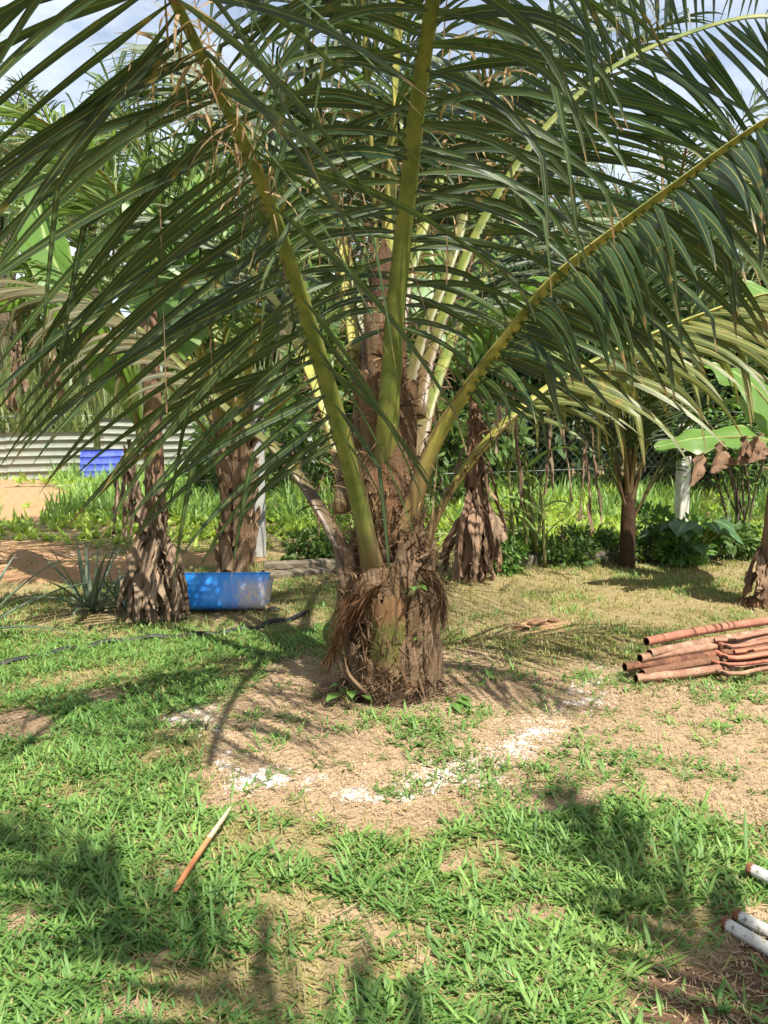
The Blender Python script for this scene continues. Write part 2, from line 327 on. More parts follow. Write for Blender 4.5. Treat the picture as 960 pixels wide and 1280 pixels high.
def ground_mat():
    t = NT('soil'); p = t.pos()
    g, w, k, o = t.attr('m_grass'), t.attr('m_powder'), t.attr('m_humus'), t.attr('m_orange')
    n1 = t.noise(p, 1.4, 6, .6); n2 = t.noise(p, 17, 6, .65); n3 = t.noise(p, 90, 4, .6); n4 = t.noise(p, 240, 2)
    col = t.mix(t.ramp(n1, .3, .7), (.27, .185, .11), (.36, .26, .16))
    col = t.mix(t.math('MULTIPLY', t.ramp(n2, .45, .75), .6), col, (.18, .12, .075))
    col = t.mix(t.math('MULTIPLY', t.ramp(n3, .5, .72), .5), col, (.52, .40, .25))
    col = t.mix(o, col, t.mix(n2, (.32, .175, .085), (.40, .25, .14)))
    col = t.mix(k, col, t.mix(n2, (.07, .042, .026), (.16, .095, .055)))
    th = t.mix(t.ramp(n3, .35, .65), (.13, .12, .045), (.29, .22, .11))
    col = t.mix(t.math('MULTIPLY', g, .8), col, th)
    wm = t.math('MULTIPLY', w, 1.); wp = t.ramp(t.math('ADD', wm, t.math('ADD', t.math('MULTIPLY', t.math('SUBTRACT', n3, .5), 1.5), t.math('MULTIPLY', t.math('SUBTRACT', n2, .5), 1.6))), 0.40, 0.98)
    col = t.mix(wp, col, (.66, .65, .62))
    h = t.math('ADD', t.math('MULTIPLY', n2, 1.2), t.math('ADD', t.math('MULTIPLY', n3, .6), t.math('MULTIPLY', n4, .3)))
    return t.done(t.pbsdf(col, .95, .1, bump=h, bs=.8, bd=.02))
M['soil'] = ground_mat()

# ------------------------------------------------------------------ ground: masks laid out on the ground sheet
def blob(px, py, cx, cy, rx, ry): return 1 - np.sqrt(((px - cx) / rx) ** 2 + ((py - cy) / ry) ** 2)
def masks(X, Y):
    px, py = proj(X, Y); ok = Y > .8
    n = fbm(X * 2.2 + 40, Y * 2.2 + 40, 4) - .5; n2 = fbm(X * 6 + 9, Y * 6 + 3, 3) - .5
    q = n * 1.1 + n2 * .5; qq = fbm(X * 16 + 4, Y * 16 + 7, 3) - .5
    bare = np.full(X.shape, -9.)
    for b in [(470, 930, 250, 95), (330, 950, 105, 85), (480, 1000, 140, 45), (660, 895, 190, 75), (860, 930, 190, 90), (930, 990, 70, 55), (700, 990, 90, 25),
              (560, 850, 120, 45), (400, 860, 90, 40)]:
        bare = np.maximum(bare, blob(px, py, *b))
    bare = sstep(-.12, .22, bare + q * .75)
    spots = np.full(X.shape, -9.)
    for b in [(15, 905, 55, 22), (30, 1150, 30, 16), (440, 1140, 60, 14), (170, 1265, 50, 26), (470, 1165, 45, 20), (20, 1150, 30, 20), (560, 1075, 30, 10), (655, 1145, 60, 14),
              (500, 880, 60, 20), (130, 870, 40, 10), (520, 1190, 40, 12), (590, 980, 90, 22), (950, 1150, 50, 18)]:
        spots = np.maximum(spots, blob(px, py, *b))
    bare = np.maximum(bare, sstep(-.1, .35, spots + q * .9))
    # sparse tufts come back inside the bare ring
    tuft = np.full(X.shape, -9.)
    for b in [(540, 915, 75, 30), (470, 900, 70, 18), (620, 985, 70, 28), (760, 960, 75, 32), (690, 975, 60, 25), (860, 965, 60, 18), (560, 950, 40, 16), (500, 985, 40, 16),
              (350, 930, 45, 12), (800, 855, 70, 16), (740, 850, 40, 10), (900, 870, 60, 14), (640, 850, 40, 14), (900, 905, 60, 12), (330, 905, 40, 8)]:
        tuft = np.maximum(tuft, blob(px, py, *b))
    tuft = sstep(-.15, .5, tuft + q * .8)
    humus = sstep(-.15, .4, np.maximum(np.maximum(blob(px, py, 900, 1250, 150, 70), blob(px, py, 960, 1200, 90, 40)), blob(px, py, 480, 868, 105, 26)) + q * .5)
    powder = np.full(X.shape, 0.)
    for cx, cy, rx, ry, a in [(332, 972, 52, 22, 1.), (300, 985, 40, 18, .7), (440, 990, 48, 13, .85), (455, 998, 24, 8, .9), (258, 888, 34, 12, .55), (270, 940, 30, 14, .5), (575, 965, 58, 24, .6),
                              (640, 938, 60, 20, .62), (700, 905, 50, 28, .55), (735, 875, 34, 20, .5), (690, 880, 60, 40, .25), (300, 920, 70, 50, .2), (640, 835, 70, 18, .22), (380, 870, 60, 16, .15), (520, 975, 70, 16, .35)]:
        powder = np.maximum(powder, a * sstep(-.35, .85, blob(px, py, cx, cy, rx * 1.15, ry * 1.1) + q * 1.1 + qq * .9))
    arc = np.array([(225, 895), (250, 885), (262, 925), (285, 955), (330, 972), (380, 985), (450, 992), (510, 985), (565, 968), (620, 945), (680, 915), (735, 880), (740, 850)], float)
    dm = np.full(X.shape, 1e9)
    for a_, b_ in zip(arc[:-1], arc[1:]):
        e = b_ - a_; t = np.clip(((px - a_[0]) * e[0] + (py - a_[1]) * e[1]) / (e @ e), 0, 1); dm = np.minimum(dm, np.hypot((px - a_[0] - t * e[0]) * .55, py - a_[1] - t * e[1]))
    powder = np.maximum(powder, .76 * sstep(36, 0, dm) * sstep(-.42, .18, q * .8 + qq))
    orange = np.full(X.shape, -9.)
    for b in [(60, 715, 170, 18), (20, 628, 75, 30), (230, 700, 120, 10), (945, 757, 26, 6), (675, 783, 40, 9), (20, 690, 120, 16)]:
        orange = np.maximum(orange, blob(px, py, *b))
    orange = sstep(-.1, .3, orange + q * .4)
    far = sstep(5.0, 6.0, Y)
    for m in (bare, tuft, humus, powder, orange): m[~ok] = 0
    return dict(bare=bare, tuft=tuft, humus=humus, powder=powder, orange=orange, far=far, px=px, py=py, q=q, qq=qq)
def gz(X, Y):
    X, Y = np.asarray(X, float), np.asarray(Y, float)
    near = np.exp(-((X + .0) / 7) ** 2 - ((Y - 5) / 7) ** 2)
    z = (fbm(X * 1.3, Y * 1.3, 4) - .5) * .07 * near
    z += .012 * np.exp(-(((X - .03) / .6) ** 2 + ((Y - 4.45) / .6) ** 2))
    z += .22 * np.exp(-(((X + 7.4) / 2.2) ** 2 + ((Y - 14.6) / 1.1) ** 2))      # dirt heap in front of the sheet fence
    return z
def axis(lo, hi, step, far0, far1, k=26):
    a = np.arange(lo, hi + 1e-6, step); g = np.geomspace(step, 1, k)
    left = lo - np.geomspace(.15, lo - far0, k)[::-1]; right = hi + np.geomspace(.15, far1 - hi, k)
    return np.concatenate([left, a, right])
gx, gy = axis(-4.2, 4.6, .036, -420, 420), axis(1.4, 9.6, .036, -60, 700)
GX, GY = np.meshgrid(gx, gy); mk = masks(GX.ravel(), GY.ravel())
Z = gz(GX, GY) + (fbm(GX * 14, GY * 14, 3) - .5) * .018
mb = MB(); mb.grid(np.stack([GX, GY, Z], -1)[::-1][:, ::-1] if False else np.stack([GX, GY, Z], -1))
ground = mb.build('ground', M['soil'], kind='structure')
grassm = np.clip(1 - mk['bare'], 0, 1) * np.clip(1 - mk['orange'], 0, 1) * np.clip(1 - mk['humus'], 0, 1)
for nm, v in (('m_grass', grassm), ('m_powder', mk['powder']), ('m_humus', mk['humus']), ('m_orange', mk['orange'])):
    at = ground.data.attributes.new(nm, 'FLOAT', 'POINT'); at.data.foreach_set('value', v.astype(np.float32))

# ------------------------------------------------------------------ palms
def frond_frame(path, roll=0., upv=(0, 0, 1)):
    T = unit(np.gradient(path, axis=0)); upv = np.asarray(upv, float)
    S = unit(np.cross(T, upv)); N = np.cross(S, T)
    if roll: S, N = S * math.cos(roll) + N * math.sin(roll), N * math.cos(roll) - S * math.sin(roll)
    return T, S, N
def rachis_mesh(mb, path, w, S, N, sides=10, flat=.5):
    a = np.linspace(0, 2 * math.pi, sides + 1); hw = np.asarray(w)[:, None, None] * .5
    gro = 1 - .35 * np.clip(np.sin(a), 0, 1) ** 3                     # channel along the upper face
    ring = path[:, None] + hw * (np.cos(a)[None, :, None] * S[:, None] + (flat * gro * np.sin(a))[None, :, None] * N[:, None])
    ring = np.concatenate([np.repeat(path[:1, None], sides + 1, 1), ring, np.repeat(path[-1:, None], sides + 1, 1)], 0)
    L = np.concatenate([[0], np.cumsum(np.linalg.norm(np.diff(path, axis=0), axis=1))]); L = np.concatenate([[0], L, [L[-1]]])
    uv = np.stack(np.broadcast_arrays(np.linspace(0, 1, sides + 1)[None, :], L[:, None]), -1)
    mb.grid(ring, rng.random(), uv[None])
def leaflets(path, S, N, T, start, n, L, wid, droop, lift=.12, f0=38, f1=66, kinkp=.25, tilt=.55, nseg=9, across=2, fold=.35, sides=(1, -1), jit=1., end=.985, lp=None, drop=0.):
    m = len(path); out = []
    allV, info = [], []
    for sd in sides:
        u = (np.arange(n) + rng.uniform(-.25, .25, n) * jit) / n; u = np.clip(u, 0, 1)
        dp = drop[0 if sd > 0 else 1] if isinstance(drop, tuple) else drop
        if dp: u = u[rng.random(len(u)) > dp]
        nn = len(u)
        t = (start + (end - start) * u) * (m - 1); i = np.clip(t.astype(int), 0, m - 2); fr = (t - i)[:, None]
        ip = lambda A: A[i] * (1 - fr) + A[i + 1] * fr
        p, s_, n_, t_ = ip(path), ip(S), ip(N), ip(T)
        f = np.radians(f0 + (f1 - f0) * u ** 1.3 + rng.normal(0, 5, nn) * jit)
        lf = lift + rng.normal(0, .10, nn) * jit
        d = sd * s_ * np.cos(f)[:, None] + t_ * np.sin(f)[:, None] + n_ * lf[:, None]
        w = t_ * math.cos(tilt) + n_ * math.sin(tilt) + rng.normal(0, .08, (nn, 3))
        prof = lp(u) if lp else np.interp(u, [0, .12, .35, .7, 1], [.55, .85, 1, .82, .42])
        ll = L * prof * rng.uniform(.88, 1.08, nn)
        ww = wid * np.interp(u, [0, .15, .6, 1], [.7, 1, 1, .5]) * rng.uniform(.85, 1.1, nn)
        dr = droop * rng.uniform(.6, 1.4, nn)
        kk = np.where(rng.random(nn) < kinkp, rng.integers(int(nseg * .45), int(nseg * .85) + 1, nn), 99)
        V = ribbons(p, d, w, ll, ww, dr, nseg=nseg, across=across, fold=fold, kink=kk, twist=rng.normal(0, .6, nn), prof=leafprof(nseg, .22, .55, .16))
        allV.append(V)
    return np.concatenate(allV)

def pix_path(pts): return np.array([P(*p) for p in pts])
def build_frond(root, path, w0, w1, mats, start=.3, n=56, L=.85, wid=.045, droop=.9, roll=0., upv=(0, 0, 1), single=False, m=48, name='frond', base=1.7, label=None, **kw):
    pth = crom(path, m); T, S, N = frond_frame(pth, roll, upv)
    s = np.linspace(0, 1, m); w = w0 + (w1 - w0) * np.minimum(1, s / .75) ** .8; w = w * (1 + (base - 1) * np.exp(-(s / .045) ** 2)); w[-1] = .006
    mb = MB(); rachis_mesh(mb, pth, w, S, N)
    fo = mb.build(name, mats[0], root, origin=pth[0])
    if label: fo['label'] = label
    if root is palm:
        k = rng.integers(0, int(m * .3), 70); sg = np.where(rng.random(70) < .5, 1, -1)[:, None]
        pb = pth[k] + S[k] * sg * w[k][:, None] * .48 + N[k] * w[k][:, None] * .1
        MB().grids(ribbons(pb, S[k] * sg * .5 + T[k] * rng.normal(.2, .7, (70, 1)) + rng.normal(0, .3, (70, 3)), T[k], rng.uniform(.03, .13, 70), rng.uniform(.003, .012, 70), rng.uniform(.5, 2.5, 70), nseg=4, across=2, fold=.3, up=False)).build('stalk_fringe', M['husk'], fo, origin=pth[0], kind='stuff')
    if n <= 0: return fo
    V = leaflets(pth, S, N, T, start, n, L, wid, droop, **kw)
    if single:
        rest = []
        for v in V:
            px, py = proj(v[0, 1, 0], v[0, 1, 1], v[0, 1, 2])
            if -20 < px < 985 and -25 < py < 700:
                MB().grid(v).build('leaflet', mats[1], fo, origin=v[0, 1])
            else: rest.append(v)
        if rest: MB().grids(np.array(rest)).build('leaflets', mats[1], fo, origin=pth[0], kind='stuff')
    else:
        MB().grids(V).build('leaflets', mats[1], fo, origin=pth[0], kind='stuff')
    return fo
def auto_path(base, az, el, length, sag, m=12):
    p = np.array(base, float); d = np.array([math.sin(az) * math.cos(el), math.cos(az) * math.cos(el), math.sin(el)]); out = [p.copy()]
    for k in range(m):
        p = p + d * length / m; out.append(p.copy()); d = unit(d + np.array([0, 0, -1.]) * sag / m * (.3 + 1.4 * k / m))
    return np.array(out)
def lathe(mb, c, prof, sides=28, lump=.0, seed=0, lean=(0, 0)):
    z = np.array([q[0] for q in prof]); r = np.array([q[1] for q in prof]); zz = np.linspace(z[0], z[-1], 40); rr = np.interp(zz, z, r)
    a = np.linspace(0, 2 * math.pi, sides + 1); A, ZZ = np.meshgrid(a, zz)
    nz = fbm(np.cos(A) * 2 + 20 + seed, ZZ * 7 + np.sin(A) * 2 + 20, 4) - .5
    RR = rr[:, None] * (1 + lump * nz)
    V = np.stack([c[0] + lean[0] * ZZ + RR * np.cos(A), c[1] + lean[1] * ZZ + RR * np.sin(A), c[2] + ZZ], -1)
    mb.grid(V); return lambda h: np.interp(h, zz, rr)
def plate(c, rf, ang, z0, h, hw0, hw1, off=.012, flare=.03, bulge=.015, torn=.03, lean=(0, 0), nu=10, nv=12, seed=0, curl=0., th=.014):
    """a leaf base: a curved shell hugging the trunk, with thickness and a torn upper edge"""
    u = np.linspace(-1, 1, nu); v = np.linspace(0, 1, nv); U, Vv = np.meshgrid(u, v)
    tn = (fbm(u * 5 + seed * 3.1, u * 0 + seed, 3) - .5) * 2 * torn
    z = z0 + Vv * (h + tn[None, :]) - .12 * h * U ** 2 * (1 - Vv)
    hw = hw0 + (hw1 - hw0) * Vv + (fbm(Vv * 6 + seed, Vv * 0 + seed * 2.3, 3) - .5) * .25 * hw0
    def surf(o):
        r = rf(z) + o + flare * Vv ** 2 + bulge * (1 - U ** 2) + curl * np.abs(U) ** 3 + (fbm(U * 3 + seed, Vv * 4 + seed, 3) - .5) * .02
        a = ang + U * hw / np.maximum(rf(z), .05)
        return np.stack([c[0] + lean[0] * z + r * np.cos(a), c[1] + lean[1] * z + r * np.sin(a), c[2] + z], -1)
    A, B = surf(off + th), surf(off)
    mb = MB(); rd = rng.random()
    mb.grid(A, rd); mb.grid(B[:, ::-1], rd)
    for e, f in ((A[0], B[0]), (B[-1], A[-1])): mb.grid(np.stack([f, e]), rd)
    for e, f in ((A[:, 0], B[:, 0]), (B[:, -1], A[:, -1])): mb.grid(np.stack([e, f]), rd)
    return mb

# ---- the coconut palm in the middle
BC = np.array([.03, 4.41, .0])
palm = thing('coconut_palm', 'stout coconut palm with bulging husky trunk in a ring of white powder', 'palm tree', BC)
prof = [(-.12, .17), (.0, .172), (.08, .178), (.25, .185), (.45, .198), (.62, .20), (.75, .18), (.95, .145), (1.2, .115), (1.5, .105), (1.9, .095), (2.15, .07), (2.25, .01)]
mbt = MB(); rf = lathe(mbt, BC, prof, lump=.28, seed=3, lean=(-.012, 0)); mbt.build('trunk', M['core'], palm, origin=BC)
LEAN = (-.012, 0)
FRONT = -math.pi / 2
# angle (0 = facing camera, + to the right in the picture), z0, height, half width low/high, offset, flare, material
for k, (a, z0, h, w0, w1, off, fl, mt) in enumerate([
    (-52, .03, .26, .07, .03, .010, .03, 'husk_light'), (-30, .05, .20, .055, .02, .012, .035, 'husk'), (-10, .07, .15, .05, .02, .01, .03, 'husk'), (30, .02, .2, .05, .03, .02, .02, 'husk_light'), (58, .2, .3, .03, .015, .03, .04, 'husk_light'), (-20, .62, .2, .06, .02, .02, .04, 'husk_light'), (18, .66, .16, .05, .02, .02, .04, 'husk_light'), (-22, .0, .10, .10, .08, .012, .02, 'husk'), (8, -.02, .11, .09, .10, .014, .02, 'husk_light'), (40, .0, .14, .10, .09, .012, .02, 'husk'),
    (20, .09, .24, .045, .040, .012, .012, 'husk_light'), (48, .12, .30, .050, .035, .018, .02, 'husk_light'), (70, .10, .34, .055, .045, .012, .018, 'husk'), (30, .28, .26, .030, .022, .016, .02, 'husk'),
    (95, .04, .36, .08, .06, .01, .02, 'husk'), (-80, .05, .34, .09, .06, .01, .02, 'husk'), (140, .02, .4, .1, .07, .01, .02, 'husk'), (-130, .02, .4, .1, .07, .01, .02, 'husk'),
    (-35, .42, .24, .09, .06, .012, .02, 'husk'), (5, .55, .16, .13, .11, .012, .016, 'husk'), (35, .52, .22, .075, .055, .012, .025, 'husk_light'), (-62, .45, .32, .06, .045, .014, .02, 'husk_light'),
    (62, .50, .26, .08, .06, .010, .03, 'husk'), (8, .80, .30, .06, .045, .006, .01, 'fibre'), (50, .78, .34, .06, .05, .01, .02, 'husk'), (-40, .80, .3, .07, .05, .01, .02, 'husk'),
    (-15, 1.00, .46, .055, .05, .006, .01, 'fibre'), (22, 1.0, .55, .05, .045, .012, .03, 'husk'), (-40, 1.12, .52, .055, .05, .01, .03, 'husk'), (10, 1.45, .40, .06, .05, .01, .02, 'fibre'),
    (-24, 1.62, .34, .045, .04, .01, .03, 'husk_light'), (60, 1.2, .4, .05, .04, .015, .03, 'husk')]):
    plate(BC, rf, FRONT + R(a), z0, h, w0, w1, off, fl, seed=k * 1.7 + 2, lean=LEAN, torn=.05).build('leaf_base', M[mt], palm, origin=BC)
# green cut stump of a frond in the middle of the bole
def stump_mat():
    t = NT('green_stump'); uv, u, v = t.uv(); s = t.noise(uv, 1., 4, sc=(26, 2, 1)); p = t.noise(t.pos(), 22, 4)
    col = t.mix(t.ramp(s, .3, .7), (.07, .07, .018), (.15, .135, .035))
    col = t.mix(t.ramp(t.math('ADD', v, t.math('MULTIPLY', t.math('SUBTRACT', p, .5), .3)), .62, .78), col, t.mix(p, (.15, .065, .03), (.22, .14, .065)))
    col = t.mix(t.math('SUBTRACT', 1., t.ramp(t.math('ADD', v, t.math('MULTIPLY', s, .3)), .2, .45)), col, (.22, .15, .07))
    return t.done(t.pbsdf(col, .6, .3, bump=s, bs=.5, bd=.006))
plate(BC, rf, FRONT + R(-2), .16, .40, .11, .066, .004, .03, seed=77, lean=LEAN, torn=.05, bulge=.03).build('leaf_stump', stump_mat(), palm, origin=BC, label='green stump of a cut frond with an orange edge')
# brown fibre flaps hanging off both sides
def flap(name, p0, p1, p2, wid, mat, nfib, seed):
    pa = crom(np.array([p0, p1, p2]), 12); mb = MB()
    side = np.array([.25, -.6, .75]); tt = np.linspace(-1, 1, 9)
    prof_ = np.interp(np.linspace(0, 1, 12), [0, .3, .8, 1], [.8, 1, .8, .35])
    V = pa[:, None] + (tt[None, :, None] * prof_[:, None, None] * wid * .5) * unit(side)[None, None]
    X, Y = np.meshgrid(tt, np.linspace(0, 1, 12)); V = V + ((fbm(X * 3 + seed, Y * 4 + seed, 3) - .5) * .05)[..., None] * np.array([.3, -1, 0])
    mb.grid(V)
    i = rng.integers(0, 11, nfib); base = pa[i] + rng.uniform(-.5, .5, (nfib, 1)) * wid * prof_[i][:, None] * unit(side)
    d = unit(pa[i + 1] - pa[i]) + rng.normal(0, .25, (nfib, 3))
    mb.grids(ribbons(base, d, rng.normal(0, 1, (nfib, 3)), rng.uniform(.06, .16, nfib), .003, rng.uniform(.2, 1.2, nfib), nseg=4, across=1, fold=0, up=False))
    return mb.build(name, M[mat], palm, origin=p0)
flap('fibre_flap', P(474, 740, 4.18), P(436, 772, 4.13), P(411, 824, 4.12), .20, 'fibre', 520, 4.)
flap('fibre_flap', P(450, 740, 4.22), P(430, 760, 4.20), P(424, 800, 4.2), .10, 'fibre', 260, 9.)
flap('fibre_flap', P(520, 715, 4.24), P(548, 732, 4.20), P(556, 780, 4.2), .11, 'husk', 240, 5.)
# split dry sheath strips standing off the right and left of the bole
strips = [((536, 872, 4.27), (540, 820, 4.25), (532, 770, 4.25), (545, 735, 4.27), .035), ((548, 850, 4.32), (546, 800, 4.3), (538, 745, 4.28), (530, 725, 4.26), .03),
          ((516, 866, 4.22), (512, 830, 4.2), (508, 790, 4.21), (520, 748, 4.22), .045), ((452, 868, 4.2), (436, 850, 4.18), (424, 832, 4.2), (418, 815, 4.22), .012), ((462, 872, 4.19), (446, 856, 4.16), (434, 840, 4.16), (430, 822, 4.18), .010),
          ((430, 745, 4.3), (431, 720, 4.3), (428, 690, 4.32), (420, 660, 4.36), .04), ((520, 700, 4.2), (538, 690, 4.2), (546, 676, 4.2), (555, 668, 4.2), .012)]
for q in strips:
    pa = crom(np.array([P(*x) for x in q[:4]]), 14); mb = MB(); wv = unit(np.array([.9, -.2, .25]))
    prof_ = np.interp(np.linspace(0, 1, 14), [0, .4, .8, 1], [1, .9, .6, .12])
    tt = np.linspace(-1, 1, 5); th = np.array([0, -.012, 0])
    V = pa[:, None] + tt[None, :, None] * prof_[:, None, None] * q[4] * wv + (tt ** 2)[None, :, None] * .012 * np.array([0, 1, 0]) + rng.normal(0, .002, (14, 5, 3))
    mb.grid(V, .5); mb.grid((V - th)[:, ::-1], .3)
    mb.build('sheath_strip', M['husk_light'], palm, origin=pa[0])
# matted roots and fibres round the foot
n = 1500; a = rng.uniform(0, 6.28, n); r = rng.normal(.20, .03, n); pb = np.stack([BC[0] + r * np.cos(a), BC[1] + r * np.sin(a), BC[2] + rng.uniform(-.02, .09, n)], -1)
dd = np.stack([-np.sin(a), np.cos(a), rng.normal(0, .25, n)], -1) * np.where(rng.random(n) < .5, 1, -1)[:, None] + rng.normal(0, .25, (n, 3))
MB().grids(ribbons(pb, dd, rng.normal(0, 1, (n, 3)), rng.uniform(.05, .16, n), rng.uniform(.003, .008, n), .5, nseg=4, across=1, fold=0, up=False)).build('root_mat', M['core'], palm, origin=BC, kind='stuff')
# frayed upright ends standing off the leaf bases
n = 700; a = FRONT + rng.uniform(-1.6, 1.6, n); z = rng.uniform(.05, .95, n); r = rf(z) + rng.uniform(.02, .05, n); pb = np.stack([BC[0] + r * np.cos(a), BC[1] + r * np.sin(a), BC[2] + z], -1)
ow = np.stack([np.cos(a), np.sin(a), 0 * a], -1); dd = ow * rng.uniform(.05, .5, n)[:, None] + np.array([0, 0, 1.]) * np.where(rng.random(n) < .65, 1, -1)[:, None] + rng.normal(0, .3, (n, 3))
MB().grids(ribbons(pb, dd, np.stack([-np.sin(a), np.cos(a), 0 * a], -1), rng.uniform(.04, .15, n), rng.uniform(.004, .022, n), .5, nseg=4, across=2, fold=.4, up=False)).build('frayed_ends', M['husk'], palm, origin=BC, kind='stuff')
# loose fibres wound over the bole
n = 2400
a = FRONT + rng.uniform(-1.7, 1.7, n); z = rng.beta(1.1, 1.6, n) * 1.25; r = rf(z) + rng.uniform(.004, .035, n)
pb = np.stack([BC[0] + LEAN[0] * z + r * np.cos(a), BC[1] + r * np.sin(a), BC[2] + z], -1)
tang = np.stack([-np.sin(a), np.cos(a), 0 * a], -1); outw = np.stack([np.cos(a), np.sin(a), 0 * a], -1)
sl = rng.normal(0, .55, n)[:, None]
dd = tang * np.where(rng.random(n) < .5, 1, -1)[:, None] + np.array([0, 0, 1.]) * sl + outw * rng.uniform(-.1, .35, n)[:, None]
MB().grids(ribbons(pb, dd, outw + rng.normal(0, .6, (n, 3)), rng.uniform(.05, .20, n), rng.uniform(.0018, .0055, n), rng.uniform(.1, 1.0, n), nseg=4, across=1, fold=0, up=False)).build('fibres', M['strand'], palm, origin=BC, kind='stuff')

pm = (M['petiole'], M['leaflet'])
# A: frond leaning out to the left over the viewer
build_frond(palm, pix_path([(474, 752, 4.36), (468, 720, 4.24), (462, 690, 4.19), (445, 610, 4.13), (412, 490, 3.95), (375, 370, 3.72), (325, 225, 3.4), (262, 90, 3.05), (213, -10, 2.8), (150, -150, 2.45), (60, -290, 2.0)]),
            .15, .04, pm, start=.25, n=66, L=1.36, wid=.039, droop=.65, single=True, f0=-16, f1=20, lift=-.85, jit=2.2, drop=(0, .72), kinkp=.1, tilt=.25, base=1.15, lp=lambda u: np.interp(u, [0, .1, .4, 1], [.5, .85, 1, .6]))
# B: frond rising straight in front
build_frond(palm, pix_path([(474, 660, 4.42), (478, 610, 4.33), (484, 540, 4.24), (489, 470, 4.16), (495, 380, 4.05), (509, 250, 3.85), (523, 120, 3.58), (541, 0, 3.25), (555, -130, 2.85), (572, -280, 2.35), (590, -380, 1.9)]),
            .138, .04, pm, start=.27, n=58, L=1.0, wid=.038, jit=2.2, droop=1.9, single=True, f0=2, f1=36, lift=-.12, kinkp=.4, tilt=.4, base=1.2)
# C: big frond arching to the right
build_frond(palm, pix_path([(506, 668, 4.30), (518, 625, 4.27), (540, 560, 4.22), (575, 500, 4.15), (625, 432, 4.05), (690, 352, 3.92), (770, 287, 3.75), (860, 220, 3.55), (960, 150, 3.32), (1090, 90, 3.05), (1220, 70, 2.75)]),
            .148, .035, (M['petiole_y'], M['leaflet']), start=.25, n=48, L=.76, wid=.05, droop=.95, single=True, f0=24, f1=46, lift=-1.15, jit=1.3, kinkp=.25, tilt=.1, base=1.2, roll=.1)
# D: lower sunlit frond to the right
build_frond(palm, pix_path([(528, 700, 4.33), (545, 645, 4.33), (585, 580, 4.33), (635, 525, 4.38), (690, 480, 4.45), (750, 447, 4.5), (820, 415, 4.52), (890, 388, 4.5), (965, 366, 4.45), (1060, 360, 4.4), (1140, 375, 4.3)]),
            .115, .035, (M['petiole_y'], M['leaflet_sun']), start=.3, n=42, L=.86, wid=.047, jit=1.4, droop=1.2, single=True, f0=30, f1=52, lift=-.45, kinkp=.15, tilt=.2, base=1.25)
# E: frond behind, upper right
build_frond(palm, pix_path([(515, 520, 4.55), (538, 440, 4.7), (560, 380, 4.8), (592, 300, 4.92), (640, 215, 5.0), (700, 140, 5.05), (770, 82, 5.05), (850, 45, 5.0), (950, 20, 4.9), (1060, 40, 4.8)]),
            .10, .028, pm, start=.3, n=58, L=1.2, wid=.042, droop=.4, f0=0, f1=22, lift=.05, kinkp=.05, tilt=.9, upv=(-.5, -.7, .4))
# F: old low frond to the left
build_frond(palm, pix_path([(440, 740, 4.32), (428, 690, 4.36), (408, 650, 4.44), (380, 605, 4.55), (342, 560, 4.65), (295, 522, 4.78), (240, 470, 4.95), (180, 415, 5.1), (110, 375, 5.2), (30, 360, 5.3), (-60, 375, 5.4)]),
            .11, .035, (M['petiole_o'], M['leaflet_old']), start=.42, n=40, L=.72, wid=.04, droop=2.0, f0=30, f1=50, lift=-.1, kinkp=.4, base=1.4)
# G: upright petioles behind the heart
build_frond(palm, pix_path([(455, 560, 4.55), (448, 470, 4.62), (437, 390, 4.7), (424, 280, 4.8), (404, 160, 4.88), (385, 70, 4.88), (363, -15, 4.82), (335, -120, 4.65), (290, -220, 4.4), (220, -270, 4.1)]),
            .085, .035, (M['petiole_y'], M['leaflet']), start=.36, n=50, L=.95, wid=.04, droop=1.6, f0=12, f1=45, jit=2, kinkp=.35)
build_frond(palm, pix_path([(478, 520, 4.5), (480, 420, 4.55), (484, 320, 4.6), (489, 220, 4.65), (494, 100, 4.66), (500, 0, 4.62), (508, -130, 4.45), (520, -260, 4.2), (540, -360, 3.85)]),
            .10, .04, (M['petiole_y'], M['leaflet']), start=.4, n=46, L=.95, wid=.04, droop=1.7, f0=12, f1=45, jit=2, kinkp=.35)
build_frond(palm, pix_path([(492, 640, 4.42), (502, 560, 4.5), (512, 480, 4.6), (532, 410, 4.72), (552, 360, 4.82), (572, 300, 4.95), (590, 235, 5.2), (620, 180, 5.6), (660, 150, 6.1), (710, 160, 6.6)]),
            .10, .035, (M['petiole_o'], M['leaflet']), start=.42, n=44, L=.9, wid=.04, droop=2.2, f0=20, f1=50, jit=2, kinkp=.4)
# H, I: fronds arching away behind
build_frond(palm, pix_path([(440, 640, 4.5), (432, 590, 4.56), (418, 540, 4.66), (400, 490, 4.8), (368, 420, 5.1), (320, 345, 5.5), (262, 300, 5.9), (205, 285, 6.2), (140, 305, 6.5)]),
            .125, .035, (M['petiole_y'], M['leaflet']), start=.36, n=46, L=.95, wid=.04, droop=1.9, jit=2, kinkp=.35)
build_frond(palm, pix_path([(515, 600, 4.55), (530, 530, 4.75), (552, 460, 5.0), (580, 390, 5.4), (622, 325, 5.8), (670, 290, 6.2), (730, 285, 6.6), (790, 310, 6.9)]),
            .10, .035, pm, start=.34, n=46, L=.95, wid=.04, droop=2.0, jit=2, kinkp=.4)
build_frond(palm, pix_path([(468, 500, 4.56), (452, 400, 4.75), (425, 300, 5.0), (380, 210, 5.4), (320, 130, 5.8), (250, 90, 6.2), (170, 90, 6.6)]),
            .09, .035, pm, start=.36, n=46, L=1.0, wid=.04, droop=1.6, jit=2, kinkp=.3)
